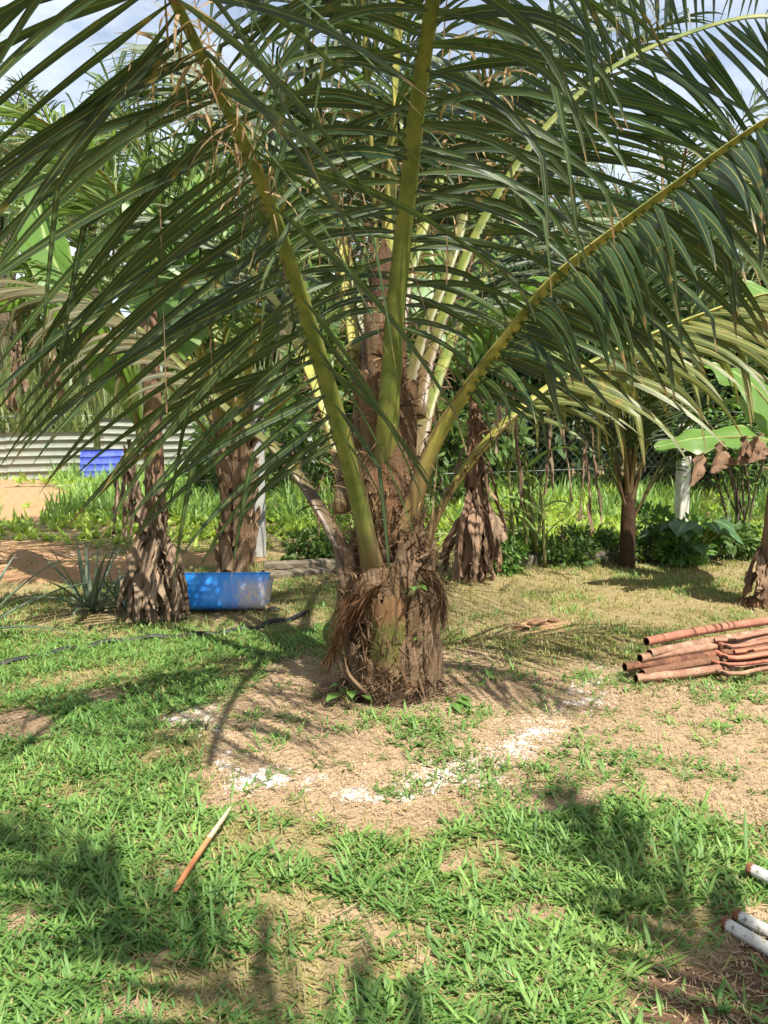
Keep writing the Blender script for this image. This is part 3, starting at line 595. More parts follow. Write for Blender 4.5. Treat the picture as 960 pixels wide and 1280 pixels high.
build_frond(palm, pix_path([(490, 430, 4.6), (515, 330, 4.85), (548, 230, 5.2), (590, 140, 5.6), (640, 70, 6.0), (700, 30, 6.4), (770, 20, 6.8)]),
            .09, .035, pm, start=.34, n=46, L=.95, wid=.04, droop=1.6, jit=2, kinkp=.35)
build_frond(palm, pix_path([(474, 400, 4.5), (470, 300, 4.52), (464, 180, 4.52), (457, 60, 4.5), (448, -80, 4.45), (436, -220, 4.35)]), .06, .02, (M['petiole_y'], M['leaflet_light']), start=.5, n=26, L=.6, wid=.03, droop=.1, f0=70, f1=80, lift=.02, kinkp=0, name='spear_leaf')
def tangle(n, pts, spread, L, wd, nm):
    k = rng.integers(0, len(pts), n); p = np.array([P(*pts[i]) for i in k]) + rng.normal(0, 1, (n, 3)) * spread
    V = ribbons(p, rng.normal(0, 1, (n, 3)) + [0, -.1, -.2], rng.normal(0, 1, (n, 3)), rng.uniform(.4, 1.2, n) * L, rng.uniform(.4, 1.2, n) * wd, rng.uniform(.5, 5, n), nseg=8, across=1, fold=0, up=False, twist=rng.normal(0, 3, n))
    MB().grids(V).build(nm, M['leaflet_dry'], palm, origin=BC, kind='stuff')
tangle(150, [(410, 200, 4.75), (430, 260, 4.7), (450, 170, 4.75), (395, 130, 4.8), (560, 230, 5.0), (590, 250, 5.1), (540, 320, 4.8), (440, 330, 4.6)], [.15, .1, .15], .4, .014, 'dry_strands')
tangle(90, [(245, 60, 3.0), (265, 100, 3.08), (285, 150, 3.2), (305, 190, 3.3), (230, 30, 2.9), (330, 240, 3.45)], [.05, .04, .05], .25, .012, 'dry_strands')
tangle(60, [(600, 150, 5.3), (612, 200, 5.3), (590, 110, 5.3)], [.1, .1, .15], .5, .02, 'dry_strands')
tangle(120, [(470, 420, 4.3), (500, 480, 4.32), (450, 520, 4.3), (510, 560, 4.3), (440, 600, 4.3), (520, 640, 4.28)], [.08, .04, .1], .22, .007, 'dry_strands')
# long dry threads hanging from the leaf stalks
thr = [(200, 255, 3.3, .75), (300, 160, 3.4, .5), (258, 330, 3.6, .55), (348, 250, 3.6, .5), (505, 300, 4.0, 1.0), (548, 560, 4.2, .6), (560, 200, 3.8, .5), (428, 240, 3.7, .4), (595, 300, 4.2, .5), (655, 470, 4.2, .6)]
tp = np.array([P(*q[:3]) for q in thr]); 
MB().grids(ribbons(tp, rng.normal(0, .15, (len(tp), 3)) + np.array([0, 0, -1.]), rng.normal(0, 1, (len(tp), 3)), np.array([q[3] for q in thr]), .006, .1, nseg=10, across=1, fold=0, up=False, prof=np.ones(11), noise=.0, twist=rng.uniform(2, 6, len(tp)))).build('hanging_threads', M['strand'], palm, origin=BC, kind='stuff')

# ---- other palms
def coconut(name, label, base, th, tr, crown_z, fr, L=3.4, mats=None, leaf=.85, wid=.042, n=44, group=None, trunkmat='core', plates=0, petw=.09, droop=1.1, cr=.06, start=.3, dead=0):
    base = np.array(base, float); root = thing(name, label, 'palm tree', base, group)
    mb = MB(); f = lathe(mb, base, [(-.1, tr * 1.15), (.1, tr * 1.08), (th * .6, tr), (th, tr * .8), (th + .25, tr * .3)], lump=.25, seed=base[0]); mb.build('trunk', M[trunkmat], root, origin=base)
    for k in range(plates):
        z0 = k / plates * th * .93; plate(base, f, FRONT + (k * 2.4) % 3.6 - 1.8, z0, th * rng.uniform(.16, .3), tr * rng.uniform(.5, .85), tr * rng.uniform(.2, .5), .006, rng.uniform(.03, .10), seed=k * 2.2, torn=.12, curl=rng.uniform(0, .06)).build('leaf_base', M['husk_light'], root, origin=base)
    for (az, el, ln, sg) in fr:
        az = R(az); b = base + np.array([math.sin(az) * cr, math.cos(az) * cr, crown_z + rng.uniform(-.15, .15)])
        build_frond(root, auto_path(b, az, R(el), ln * L, sg), petw, .03, mats, start=start, n=n, L=leaf, wid=wid, droop=droop, m=30, nseg=6, kinkp=.25)
    for k in range(dead):
        az = R(rng.uniform(110, 250)); b = base + np.array([math.sin(az) * .12, math.cos(az) * .12, crown_z - .1])
        build_frond(root, auto_path(b, az, R(-35), L * .4, .9), petw * .7, .02, (M['petiole_o'], M['leaflet_dry']), start=.25, n=24, L=.5, wid=.035, droop=2.5, m=20, nseg=5, kinkp=.5, name='dead_frond')
    return root
mL = (M['petiole_y'], M['leaflet_light'])
coconut('coconut_palm', 'coconut palm with tan peeling trunk standing behind the blue trough', G(296, 722), 1.3, .085, 1.15,
        [(-75, 62, 1, 1.5), (-30, 72, 1, 1.3), (20, 66, 1.0, 1.4), (70, 60, 1., 1.5), (150, 68, .95, 1.5), (205, 64, .95, 1.6), (250, 55, 1, 1.7), (310, 52, 1, 1.7), (105, 45, .9, 1.9), (180, 80, .9, 1.0), (230, 78, .9, 1.2)],
        3.3, mL, .85, .045, 44, plates=26, trunkmat='husk')
coconut('coconut_palm', 'coconut palm with fresh green fronds growing beyond the pineapple plants', (-4.6, 7.4, 0), .9, .16, .9,
        [(95, 58, 1, 1.5), (60, 66, 1, 1.5), (120, 70, 1, 1.3), (150, 62, 1, 1.4), (30, 55, 1, 1.5), (80, 78, 1, 1.0), (200, 60, 1, 1.5), (-60, 55, 1, 1.5)], 4.0, mL, .95, .05, 48)
coconut('coconut_palm', 'small young coconut palm rooted in the weeds beside the pale fence post', G(783, 708), .8, .065, .5,
        [(-80, 66, .62, 2.6), (-110, 72, .7, 1.9), (-40, 76, .9, 1.2), (10, 82, 1., .8), (60, 74, .95, 1.3), (100, 68, .8, 1.7), (140, 76, .85, 1.5), (200, 80, .9, 1.2), (-150, 70, .6, 2.4), (85, 64, .6, 2.4), (180, 72, .6, 2.4), (-85, 80, .9, 1.2)],
        2.5, (M['petiole'], M['leaflet']), .6, .028, 40, petw=.045, start=.3, trunkmat='core', cr=.03)
coconut('coconut_palm', 'tall coconut palm of upright dark fronds growing behind the stout palm', (.2, 9.6, 0), 1.6, .17, 1.5,
        [(0, 75, 1, 1.2), (50, 62, 1, 1.4), (95, 52, 1, 1.6), (140, 60, 1, 1.5), (180, 66, 1, 1.5), (220, 58, 1, 1.6), (265, 52, 1, 1.6), (310, 60, 1, 1.4), (75, 74, 1, 1.1), (285, 74, 1, 1.1), (200, 80, 1, 1.0)],
        4.4, pm, .95, .046, 46)
coconut('coconut_palm', 'broad coconut palm arching its fronds over the fence behind the pale-leaved banana', (6.6, 10.2, 0), 1.2, .17, 1.2,
        [(-90, 58, 1, 1.4), (-60, 64, 1, 1.3), (-115, 50, .9, 1.6), (-30, 58, 1, 1.4), (-140, 64, 1, 1.4), (0, 62, 1, 1.4), (-80, 76, 1, 1.0), (90, 60, 1, 1.4), (180, 60, 1, 1.5)],
        4.0, (M['petiole_y'], M['leaflet_sun']), .85, .042, 46)
coconut('coconut_palm', 'unseen coconut palm added to shade the lawn near the white pipes', (2.6, -1.6, 0), 2.6, .18, 2.6,
        [(-51, 50, 1.25, 1.25), (-15, 50, 1., 1.3), (16, 55, 1, 1.6), (80, 60, 1, 1.5), (140, 60, 1, 1.5), (200, 60, 1, 1.5), (-110, 60, 1, 1.5), (0, 78, .9, 1.0)], 3.3, pm, .55, .055, 44, droop=.5)  # palm out of view behind the camera, added to throw frond shadows forward

def oil_palm(label, base, th, L, n_f=20, tr=.24):
    base = np.array(base, float); root = thing('oil_palm', label, 'palm tree', base, 'oil palms beyond the field')
    mb = MB(); lathe(mb, base, [(-.2, tr * 1.3), (.3, tr * 1.1), (th * .8, tr), (th, tr * 1.3), (th + .4, .05)], lump=.5, seed=base[0]); mb.build('trunk', M['bark'], root, origin=base)
    for k in range(n_f):
        az = k * 2.39996; e = 78 - 62 * (k / n_f) + rng.uniform(-6, 6); b = base + [math.sin(az) * .15, math.cos(az) * .15, th + .1]
        pth = crom(auto_path(b, az, R(e), L * rng.uniform(.85, 1.05), 1.9), 20); T, S, N = frond_frame(pth)
        fb = MB(); rachis_mesh(fb, pth, np.linspace(.10, .02, 20), S, N, sides=6)
        fb.grids(leaflets(pth, S, N, T, .18, 44, .85, .05, 1.3, lift=.2, nseg=3, across=1, fold=0, f0=25, f1=50, jit=2.2, kinkp=.2))
        fb.build('frond', M['oil'], root, origin=b)
for lb, b, th, L in [('oil palm rising tallest above the blue sheet, against pale sky', (-6.3, 19.5, 0), 4.6, 4.2), ('oil palm with crown just clear of its taller neighbour above the sheet fence', (-9.6, 23, 0), 5.6, 4.4),
                     ('oil palm showing behind the upright stalks of the stout palm', (-2.4, 22, 0), 4.4, 4.4), ('oil palm crown seen behind the stout palm, beside the dead hanging leaves', (1.8, 20, 0), 4.2, 4.6),
                     ('oil palm standing over the dark trees behind the young palm', (5.6, 18, 0), 3.6, 4.4), ('oil palm rising highest behind the pale-leaved banana', (9.2, 20, 0), 4.6, 4.6), ('low oil palm with fronds touching the tall cane', (-11.5, 18.5, 0), 2.2, 4.0),
                     ('low oil palm half hidden behind the pale-leaved banana', (8.4, 14.5, 0), 1.6, 4.0)]:
    oil_palm(lb, b, th, L)

# ------------------------------------------------------------------ shrubs and trees behind
def leaf_cloud(c, rad, n, size, flat=.3, hollow=.45, lobes=9, nseg=2, across=1, asp=.45):
    c = np.array(c, float); rad = np.array(rad, float)
    lc = unit(rng.normal(0, 1, (lobes, 3))) * rng.uniform(.35, .8, (lobes, 1)); lr = rng.uniform(.28, .5, lobes)
    k = rng.integers(0, lobes, n); d = unit(rng.normal(0, 1, (n, 3))); rr = lr[k] * rng.uniform(hollow, 1, n) ** .5
    p = c + (lc[k] + d * rr[:, None]) * rad; p[:, 2] = np.maximum(p[:, 2], .03)
    out = d + rng.normal(0, .5, (n, 3)) + [0, 0, -.1]
    L = size * rng.uniform(.6, 1.3, n)
    return ribbons(p, out, rng.normal(0, 1, (n, 3)), L, L * asp, rng.uniform(.2, 1.4, n), nseg=nseg, across=across, fold=.2, prof=np.array([.25, 1, .05]) if nseg == 2 else None)
def shrub(name, label, cat, c, rad, n, size, mat, group=None, trunk=.05, asp=.45, base=None):
    c = np.array(c, float); b = np.array([c[0], c[1], 0.]) if base is None else base; root = thing(name, label, cat, b, group)
    mb = MB()
    for k in range(5):
        e = c + rng.normal(0, .3, 3) * np.array(rad); e[2] = max(e[2], .3)
        mb.tube(crom(np.array([b + rng.normal(0, .05, 3) * [1, 1, 0], (b + e) / 2 + rng.normal(0, .12, 3), e]), 8), np.linspace(trunk, trunk * .3, 8), 6)
    mb.build('trunk', M['bark'], root, origin=b)
    MB().grids(leaf_cloud(c, rad, n, size, asp=asp)).build('crown', M[mat], root, origin=b, kind='stuff')
    return root
for lb, c, rad, n, sz, mt in [
    ('dark leafy tree filling the gap behind the middle banana stump', (2.6, 14.5, 1.9), (2.2, 1.2, 2.0), 5200, .26, 'bushC'), ('dark rounded tree standing behind the young palm', (4.8, 14.8, 2.4), (2.0, 1.4, 2.5), 5600, .28, 'bushC'),
    ('mid green tree closing the view behind the pale-leaved banana', (7.4, 13.4, 2.0), (2.0, 1.4, 2.1), 5200, .26, 'bushA'), ('mid green tree beyond the weeds, straight behind the stout palm', (.6, 15.6, 2.2), (2.1, 1.2, 2.2), 5000, .26, 'bushA'),
    ('tall dark tree mass behind the oil palm trunks', (3.6, 24, 4.2), (5.5, 2.5, 4.4), 7000, .5, 'bushC'), ('tall mid green tree mass behind the highest oil palm of the banana side', (11, 22, 4.2), (5, 2.5, 4.4), 6500, .5, 'bushA'),
    ('tall mid green tree mass behind the peeling palm', (-3.2, 26, 3.8), (4.5, 2.5, 4.0), 6500, .5, 'bushA'), ('low tree mass beyond the sheet fence and cane', (-12, 27, 3.2), (5.5, 2.5, 3.6), 6500, .5, 'bushA'),
    ('bright leafy shrub behind the peeling palm trunk', (-1.9, 13.4, .9), (1.4, .8, 1.0), 3200, .2, 'bushB'), ('bright shrub at the foot of the dark tree, over the weed field', (.9, 12.6, .7), (1.1, .8, .9), 2600, .18, 'bushB'),
    ('leafy bright shrub crowding under the banana leaf', (7.6, 12.2, .8), (1.2, .8, 1.0), 2600, .2, 'bushB')]:
    shrub('tree' if rad[2] > 1.5 else 'shrub', lb, 'tree' if rad[2] > 1.5 else 'shrub', c, rad, n, sz, mt)

# ------------------------------------------------------------------ bananas
def pseudostem(root, base, h, r0, r1, lean=(0, 0), mat='deadleaf'):
    mb = MB(); f = lathe(mb, base, [(-.05, r0 * 1.2), (.15, r0), (h, r1)], lump=.3, seed=base[0] * 3, lean=lean, sides=18); mb.build('stem', M[mat], root, origin=base); return f
def ragged(V, amt=.35):
    ax = V[:, :, -1:] - V[:, :, :1]; n, a, b = V.shape[:3]; e = np.linspace(-1, 1, b)[None, None, :, None]
    r = rng.uniform(-amt, amt * .6, (n, a, b, 1)); r[:, 1:-1] = (r[:, :-2] + r[:, 1:-1] + r[:, 2:]) / 2.2
    g = rng.normal(0, .012, V.shape); g[:, 1:-1] = (g[:, :-2] + g[:, 1:-1] + g[:, 2:]) / 3
    return V + ax * e * r * np.abs(e) + g
def dead_leaves(root, base, f, zs, lens, wids, lean=(0, 0), mat='deadleaf', angs=None, out=.5):
    for k, (z, L, w) in enumerate(zip(zs, lens, wids)):
        a = FRONT + (R(angs[k]) if angs is not None else rng.uniform(-2., 2.))
        o = np.array([math.cos(a), math.sin(a), 0]); tg = np.array([-math.sin(a), math.cos(a), 0]); p = base + np.array([lean[0] * z, lean[1] * z, z]) + o * (f(z) * .9)
        nr = int(rng.integers(2, 5))                                  # one torn leaf: a few strips hanging from one stalk
        Pn = p + tg * rng.normal(0, .03, (nr, 1)) + rng.normal(0, .01, (nr, 3))
        D = o * out * rng.uniform(.5, 1.3, (nr, 1)) + [0, 0, -.6] + tg * rng.normal(0, .3, (nr, 1)) + np.array([0, 0, 1.]) * rng.uniform(-.2, .4, (nr, 1))
        V = ribbons(Pn, D, np.tile(tg, (nr, 1)) + rng.normal(0, .3, (nr, 3)), L * rng.uniform(.6, 1.1, nr), w * rng.uniform(.28, .65, nr), rng.uniform(2, 4, nr), nseg=12, across=6, fold=rng.uniform(.2, .9), prof=np.interp(np.linspace(0, 1, 13), [0, .15, .5, .85, 1], [.4, .8, 1, .75, .3]) * rng.uniform(.85, 1.12, 13),
                    noise=.07, twist=rng.normal(0, 1.1, nr), up=False)
        V = ragged(V); V[..., 2] = np.maximum(V[..., 2], .015)
        MB().grids(V).build('dead_leaf', M[mat], root, origin=p)
def hang(root, p, L, w, mat, nr=4):
    p = np.array(p, float)
    V = ribbons(p + rng.normal(0, 1, (nr, 3)) * [w * .25, .03, .04], rng.normal(0, .12, (nr, 3)) + [0, 0, -1], rng.normal(0, .5, (nr, 3)) + [1, .2, 0], L * rng.uniform(.55, 1.05, nr), w * rng.uniform(.35, .8, nr), .3, nseg=14, across=4, fold=.7, prof=np.interp(np.linspace(0, 1, 15), [0, .4, .8, 1], [.3, .6, 1, .2]) * rng.uniform(.8, 1.15, 15), noise=.08, twist=rng.normal(0, 2., nr), up=False)
    MB().grids(ragged(V, .3)).build('dead_leaf', M[mat], root, origin=p)
def banana_leaf(root, pts, wid, fold=.25, roll=0., mat='banana', wave=.03, flip=1):
    pth = crom(pts, 22); T, S, N = frond_frame(pth, roll); s = np.linspace(0, 1, 22)
    w = wid * np.interp(s, [0, .1, .2, .4, .75, .93, 1], [.03, .05, .6, 1, .95, .55, .05]); a = np.linspace(-1, 1, 13)
    edge = np.sin(s[:, None] * 23 + a[None, :] * 2 + pts[0][0] * 7) * wave * np.abs(a)[None, :] ** 2 + (fbm(s[:, None] * 9 + 3 + 0 * a, a[None, :] * 2 + 3 + 0 * s[:, None], 3) - .5) * wave * 1.6
    V = pth[:, None] + (w[:, None] * .5 * a[None, :])[..., None] * S[:, None] + ((fold * w[:, None] * .5 * (-np.abs(a)[None, :])) + edge)[..., None] * N[:, None]
    lf = MB().grid(V).build('leaf', M[mat], root, origin=pth[0])
    mb = MB(); mb.tube(pth - N * .006, np.linspace(.022, .006, 22), 6); mb.build('midrib', M['stem'], lf, origin=pth[0])
# left: dried stem
bl = G(200, 776); rt = thing('banana_plant', 'banana plant wrapped in brown dead leaves beside the blue trough', 'banana plant', bl)
f = pseudostem(rt, bl, 2.1, .075, .055, (-.01, .02), 'deadleaf_red')
dead_leaves(rt, bl, f, [.42, .46, .5, .55, .6, .62, .66, .7, .72, .5, .4, .36, .34, .32, .8, .95, .3, .28, .45, .58, .5, .62], [.42, .46, .5, .5, .5, .55, .4, .25, .25, .5, .4, .36, .34, .32, .3, .35, .3, .3, .45, .5, .5, .5],
            [.16, .14, .18, .16, .2, .14, .18, .2, .16, .13, .18, .16, .14, .16, .12, .12, .2, .18, .15, .15, .14, .17], (-.01, .02), angs=[-60, -30, 0, 25, 55, 80, -80, -70, -40, -10, 40, 70, -50, 10, -20, 20, -65, 50, 100, -100, -15, 35], out=.22)
for pts, w in [(([(178, 560, 5.95), (168, 510, 5.9), (150, 460, 5.8), (110, 400, 5.6), (50, 370, 5.4), (-30, 375, 5.2)]), .40), (([(185, 500, 5.95), (190, 430, 6.0), (195, 340, 6.1), (190, 270, 6.2), (160, 225, 6.4)]), .42), (([(190, 520, 5.95), (215, 440, 6.1), (245, 360, 6.3), (262, 280, 6.5), (250, 215, 6.8)]), .40),
               (([(180, 540, 5.95), (150, 470, 6.1), (105, 390, 6.4), (60, 310, 6.7), (45, 230, 7.1)]), .40)]:
    banana_leaf(rt, pix_path(pts), w, .35)
hp = P(160, 560, 5.8)
for k, (px, py, L, w) in enumerate([(160, 560, .62, .10), (168, 575, .5, .12), (150, 590, .42, .07), (186, 540, .45, .1), (60, 425, .5, .12), (20, 430, .45, .12)]):
    hang(rt, P(px, py, 5.8), L, w, 'deadleaf')
# middle: ragged stump behind the palm
bm = G(592, 727); rt = thing('banana_plant', 'ragged banana stump with torn reddish sheaths behind the stout palm', 'banana plant', bm)
f = pseudostem(rt, bm, 1.75, .085, .05, (.0, .02), 'deadleaf_red')
dead_leaves(rt, bm, f, [.5, .6, .7, .8, .9, 1.0, 1.1, 1.2, 1.35, 1.5, .4, .45, .55, .65, .75, .5, .6], [.5, .6, .65, .7, .6, .55, .5, .5, .4, .4, .4, .45, .5, .6, .6, .5, .5], [.12, .16, .12, .18, .14, .12, .16, .12, .1, .1, .14, .16, .14, .12, .14, .12, .2],
            (0, .02), 'deadleaf_red', angs=[-70, -40, -15, 10, 30, 50, 70, -60, 0, 30, 60, 85, -85, 40, 20, 0, 65], out=.17)
dead_leaves(rt, bm + np.array([.08, -.03, 0]), f, [.62, .55], [.36, .4], [.2, .18], (0, .02), 'deadleaf', angs=[35, 55], out=.25)
for pts, w in [(([(590, 500, 7.4), (585, 430, 7.5), (600, 340, 7.7), (640, 270, 8.0), (700, 250, 8.3)]), .5), (([(596, 490, 7.4), (620, 400, 7.3), (660, 350, 7.2), (710, 350, 7.0)]), .42), (([(588, 500, 7.4), (560, 420, 7.6), (540, 330, 7.9), (545, 240, 8.3)]), .45)]:
    banana_leaf(rt, pix_path(pts), w, .4)
for px, py, L, w, mt in [(632, 440, 1.25, .10, 'deadleaf'), (692, 500, .9, .07, 'deadleaf'), (735, 540, .75, .05, 'deadleaf')]:
    hang(rt, P(px, py, 7.2), L, w, mt, 3)
# right: banana at the edge
br = G(958, 757); rt = thing('banana_plant', 'banana plant with broad pale green leaf beside the rusty pipes', 'banana plant', br)
f = pseudostem(rt, br, 1.3, .09, .06, (.05, .0), 'deadleaf_red')
dead_leaves(rt, br, f, [.3, .36, .42, .34, .28, .45], [.32, .36, .4, .34, .3, .4], [.12, .12, .12, .1, .1, .12], (.05, 0), 'deadleaf_red', angs=[-70, -40, -10, 30, 60, -90], out=.5)
for pts, w, ro in [(([(985, 600, 6.5), (975, 562, 6.5), (950, 548, 6.5), (900, 546, 6.5), (850, 552, 6.5), (818, 560, 6.5)]), .30, .55), (([(985, 590, 6.5), (975, 530, 6.6), (950, 490, 6.7), (915, 465, 6.9), (880, 455, 7.1)]), .34, .3), (([(990, 590, 6.5), (1000, 500, 6.7), (990, 420, 7.0), (960, 370, 7.3), (920, 350, 7.6)]), .42, .2),
                   (([(985, 590, 6.5), (980, 540, 6.8), (960, 505, 7.2), (930, 495, 7.6), (900, 505, 8.0)]), .4, .2), (([(990, 585, 6.4), (1010, 520, 6.1), (1060, 470, 5.8), (1120, 470, 5.5)]), .4, 0.)]:
    banana_leaf(rt, pix_path(pts), w, .12, ro)
for px, py, L, w in [(905, 560, .22, .24), (935, 552, .2, .22), (880, 570, .26, .14), (950, 548, .2, .2)]:
    p = P(px, py, 6.4); V = ribbons([p], [[-.5, -.3, -.4]], [[.5, .3, .8]], L, w, 2.5, nseg=8, across=6, fold=.5, prof=np.interp(np.linspace(0, 1, 9), [0, .3, .8, 1], [.5, 1, .8, .3]), noise=.16, up=False)
    MB().grids(V).build('dead_leaf', M['deadleaf_red'], rt, origin=p)

# ------------------------------------------------------------------ fence, posts, kerb, planks
def post(px, py, h, label, w=.11, rz=.3, mt='conc'):
    b = G(px, py); c, s = math.cos(rz), math.sin(rz); Mz = np.array([[c, -s, 0], [s, c, 0], [0, 0, 1.]])
    mb = MB(); zz = np.array([-.2, 0, h * .35, h * .7, h, h + .03]); ww = np.array([1, 1, .99, 1.01, 1, .7]) * w / 2
    k = .86; ring = np.array([(-1, -k), (-k, -1), (k, -1), (1, -k), (1, k), (k, 1), (-k, 1), (-1, k), (-1, -k)])
    V = np.stack([np.concatenate([ring * q, np.full((9, 1), z_)], 1) @ Mz.T + b for z_, q in zip(zz, ww)]); V = np.concatenate([V, np.repeat((b + [0, 0, h + .03])[None, None], 9, 1)])
    mb.grid(V); return tag(mb.build('fence_post', M[mt], origin=b, smooth=False), label, 'fence post')
post(851, 662, 1.2, 'pale concrete fence post standing behind the taro leaves', .125)
post(324, 694, 1.5, 'shade-greyed concrete fence post beside the peeling palm trunk', .11, .5, 'conc_shade')
post(1010, 655, 1.2, 'concrete fence post hidden behind the pale-leaved banana', .12)
a0, a1 = G(324, 694), G(851, 662); a2 = G(1010, 655)
wf = thing('wire_fence', 'thin chain link fence strung between the concrete posts', 'fence', a0)
for A, B in ((a0, a1), (a1, a2), (a0 + (a0 - a1) * .8, a0)):
    L = np.linalg.norm(B - A); u = (B - A) / L; mb = MB(); nW = int(L / .09)
    for sgn in (1, -1):
        for k in range(-14, nW + 14):
            x0 = k * .09; x1 = x0 + sgn * 1.25; z0, z1 = .12, 1.37
            ta, tb = 0, 1
            for lim, cmp in ((0, 1), (L, -1)):
                fa, fb = (x0 - lim) * cmp, (x1 - lim) * cmp
                if fa < 0 and fb < 0: ta, tb = 1, 0
                elif fa < 0: ta = max(ta, fa / (fa - fb))
                elif fb < 0: tb = min(tb, fa / (fa - fb))
            if tb - ta < .02: continue
            q = [A + u * (x0 + (x1 - x0) * t) + [0, 0, z0 + (z1 - z0) * t] for t in (ta, tb)]
            mb.tube(np.array([q[0], (q[0] + q[1]) / 2, q[1]]), .0006, 3, caps=False)
    mb.build('chain_link', M['wire'], wf, origin=A, kind='stuff')
    for h in (.12, .75, 1.37): MB().tube(np.array([A + [0, 0, h], (A + B) / 2 + [0, 0, h - .01], B + [0, 0, h]]), .0025, 5).build('strand_wire', M['wire'], wf, origin=A)
def rough_box(name, A, B, w, h, mat, z=0., lab=None, cat=None, m=14):
    A, B = np.array(A, float), np.array(B, float); s = np.linspace(0, 1, m)[:, None]; p = A + (B - A) * s; u = unit(B - A); sd = unit(np.cross(u, [0, 0, 1.]))
    k = .8; ring = np.array([(-1, 0), (-1, k), (-k, 1), (k, 1), (1, k), (1, 0), (-1, 0)])
    V = p[:, None] + ring[None, :, :1] * sd * w / 2 + ring[None, :, 1:] * np.array([0, 0, h]) + [0, 0, z] + rng.normal(0, .004, (m, 7, 3)); V[:, -1] = V[:, 0]
    V = np.concatenate([np.repeat(V[:1].mean(1, keepdims=True), 7, 1), V, np.repeat(V[-1:].mean(1, keepdims=True), 7, 1)])
    o = MB().grid(V).build(name, mat, origin=A, smooth=False); return tag(o, lab, cat)
rough_box('kerb', G(640, 708), G(1080, 690), .14, .13, M['concd'], -.02, 'low old concrete kerb running under the weeds at the fence', 'kerb', 30)
rough_box('plank', G(332, 722), G(430, 716), .18, .05, M['wood'], 0., 'grey weathered plank on the ground behind the trough', 'plank')
rough_box('plank', G(330, 717), G(425, 713), .12, .05, M['wood'], .052, 'upper grey plank lying on another behind the trough', 'plank')

# sheet metal fence far left
A, B = G(-220, 606), G(104, 606); A[1] = B[1] = 16.2
sf = thing('sheet_fence', 'pale corrugated metal sheet fence behind the dirt heap', 'fence', A); npan = 3
for k in range(npan):
    x0, x1 = A[0] + (B[0] - A[0]) * k / npan, A[0] + (B[0] - A[0]) * (k + 1) / npan + .06
    z = np.linspace(0, .86, 90); yy = .045 * np.abs(np.sin(z / .86 * math.pi * 6)) ** .5; xs = np.linspace(x0, x1, 6); tl = .05 + .012 * (k - 1)
    V = np.stack([np.broadcast_to(xs[None], (90, 6)), 16.2 + yy[:, None] - .006 * k + 0 * xs[None], (tl + z)[:, None] + .012 * np.sin(xs[None] * 2)], -1)
    MB().grid(V, k / 2.).grid((V + [0, .004, 0])[:, ::-1], k / 2.).build('sheet', M['iron'], sf, origin=(x0, 16.2, 0))
    MB().box(((x0 + .03), 16.27, .45), (.06, .06, 1.0)).build('stake', M['wood'], sf, origin=(x0, 16.27, 0), smooth=False)
A2, B2 = G(90, 606), G(420, 604); A2[1] = B2[1] = 17.4
sf2 = thing('sheet_fence', 'whitish corrugated sheet fence continuing behind the blue sheet', 'fence', A2)
for k in range(3):
    x0, x1 = A2[0] + (B2[0] - A2[0]) * k / 3, A2[0] + (B2[0] - A2[0]) * (k + 1) / 3 + .06
    z = np.linspace(0, 1.05, 90); yy = .045 * np.abs(np.sin(z / 1.05 * math.pi * 7)) ** .5; xs = np.linspace(x0, x1, 6)
    V = np.stack([np.broadcast_to(xs[None], (90, 6)), 17.4 + yy[:, None] - .006 * k + 0 * xs[None], (.1 + z)[:, None] + .01 * np.sin(xs[None] * 3)], -1)
    MB().grid(V, .9).grid((V + [0, .004, 0])[:, ::-1], .9).build('sheet', M['iron'], sf2, origin=(x0, 17.4, 0))
    MB().box((x0 + .03, 17.47, .55), (.06, .06, 1.2)).build('stake', M['wood'], sf2, origin=(x0, 17.47, 0), smooth=False)
z = np.linspace(0, .62, 70); b0 = P(98, 600, 15.6); yy = .03 * np.abs(np.sin(z / .62 * math.pi * 5)) ** .6; xs = np.linspace(b0[0], P(152, 600, 15.6)[0], 8)
V = np.stack([np.broadcast_to(xs[None], (70, 8)), 15.6 + yy[:, None] + .25 * z[:, None] + 0 * xs[None], (.03 + z)[:, None] + .03 * np.sin(xs[None] * 1.4)], -1)
tag(MB().grid(V).grid((V + [0, .006, 0])[:, ::-1]).build('blue_sheet', M['bluesheet'], origin=(b0[0], 15.6, 0)), 'dark blue ribbed sheet leaning at the end of the metal fence', 'sheet')

# ------------------------------------------------------------------ blue half drum
dc = (G(172, 768) + G(336, 768)) / 2; dc[1] += .16
dr = thing('blue_trough', 'bright blue half drum used as a trough, scuffed at one end', 'trough', dc)
def drum_ring(x, rx, rz, zc, n=25):
    a = np.linspace(math.pi, 2 * math.pi, n); c, s = np.cos(a), np.sin(a); e = .34
    return np.stack([np.full(n, x), np.sign(c) * np.abs(c) ** e * rx, zc + np.sign(s) * np.abs(s) ** e * rz], -1)
hl, rx, rz = .47, .15, .25
xs = [-hl + .09, -hl + .035, -hl + .01, -hl + .03, -.16, -.15, -.13, -.12, .12, .13, .15, .16, hl - .03, hl - .01, hl - .035, hl - .09]
sc = [.0, .80, .95, 1, 1, 1, 1, 1, 1, 1, 1, 1, 1, .95, .80, .0]
zt = .25
V = np.stack([drum_ring(x, rx * s, (rz) * s, zt) for x, s in zip(xs, sc)]); Vi = np.stack([drum_ring(x * .985, rx * s * .97, rz * s * .965, zt + .001) for x, s in zip(xs, sc)])
for W_ in (V, Vi): W_[..., 0] -= (zt - W_[..., 2]) * .16 * np.sign(W_[..., 0]) * (np.abs(W_[..., 0]) > .3)
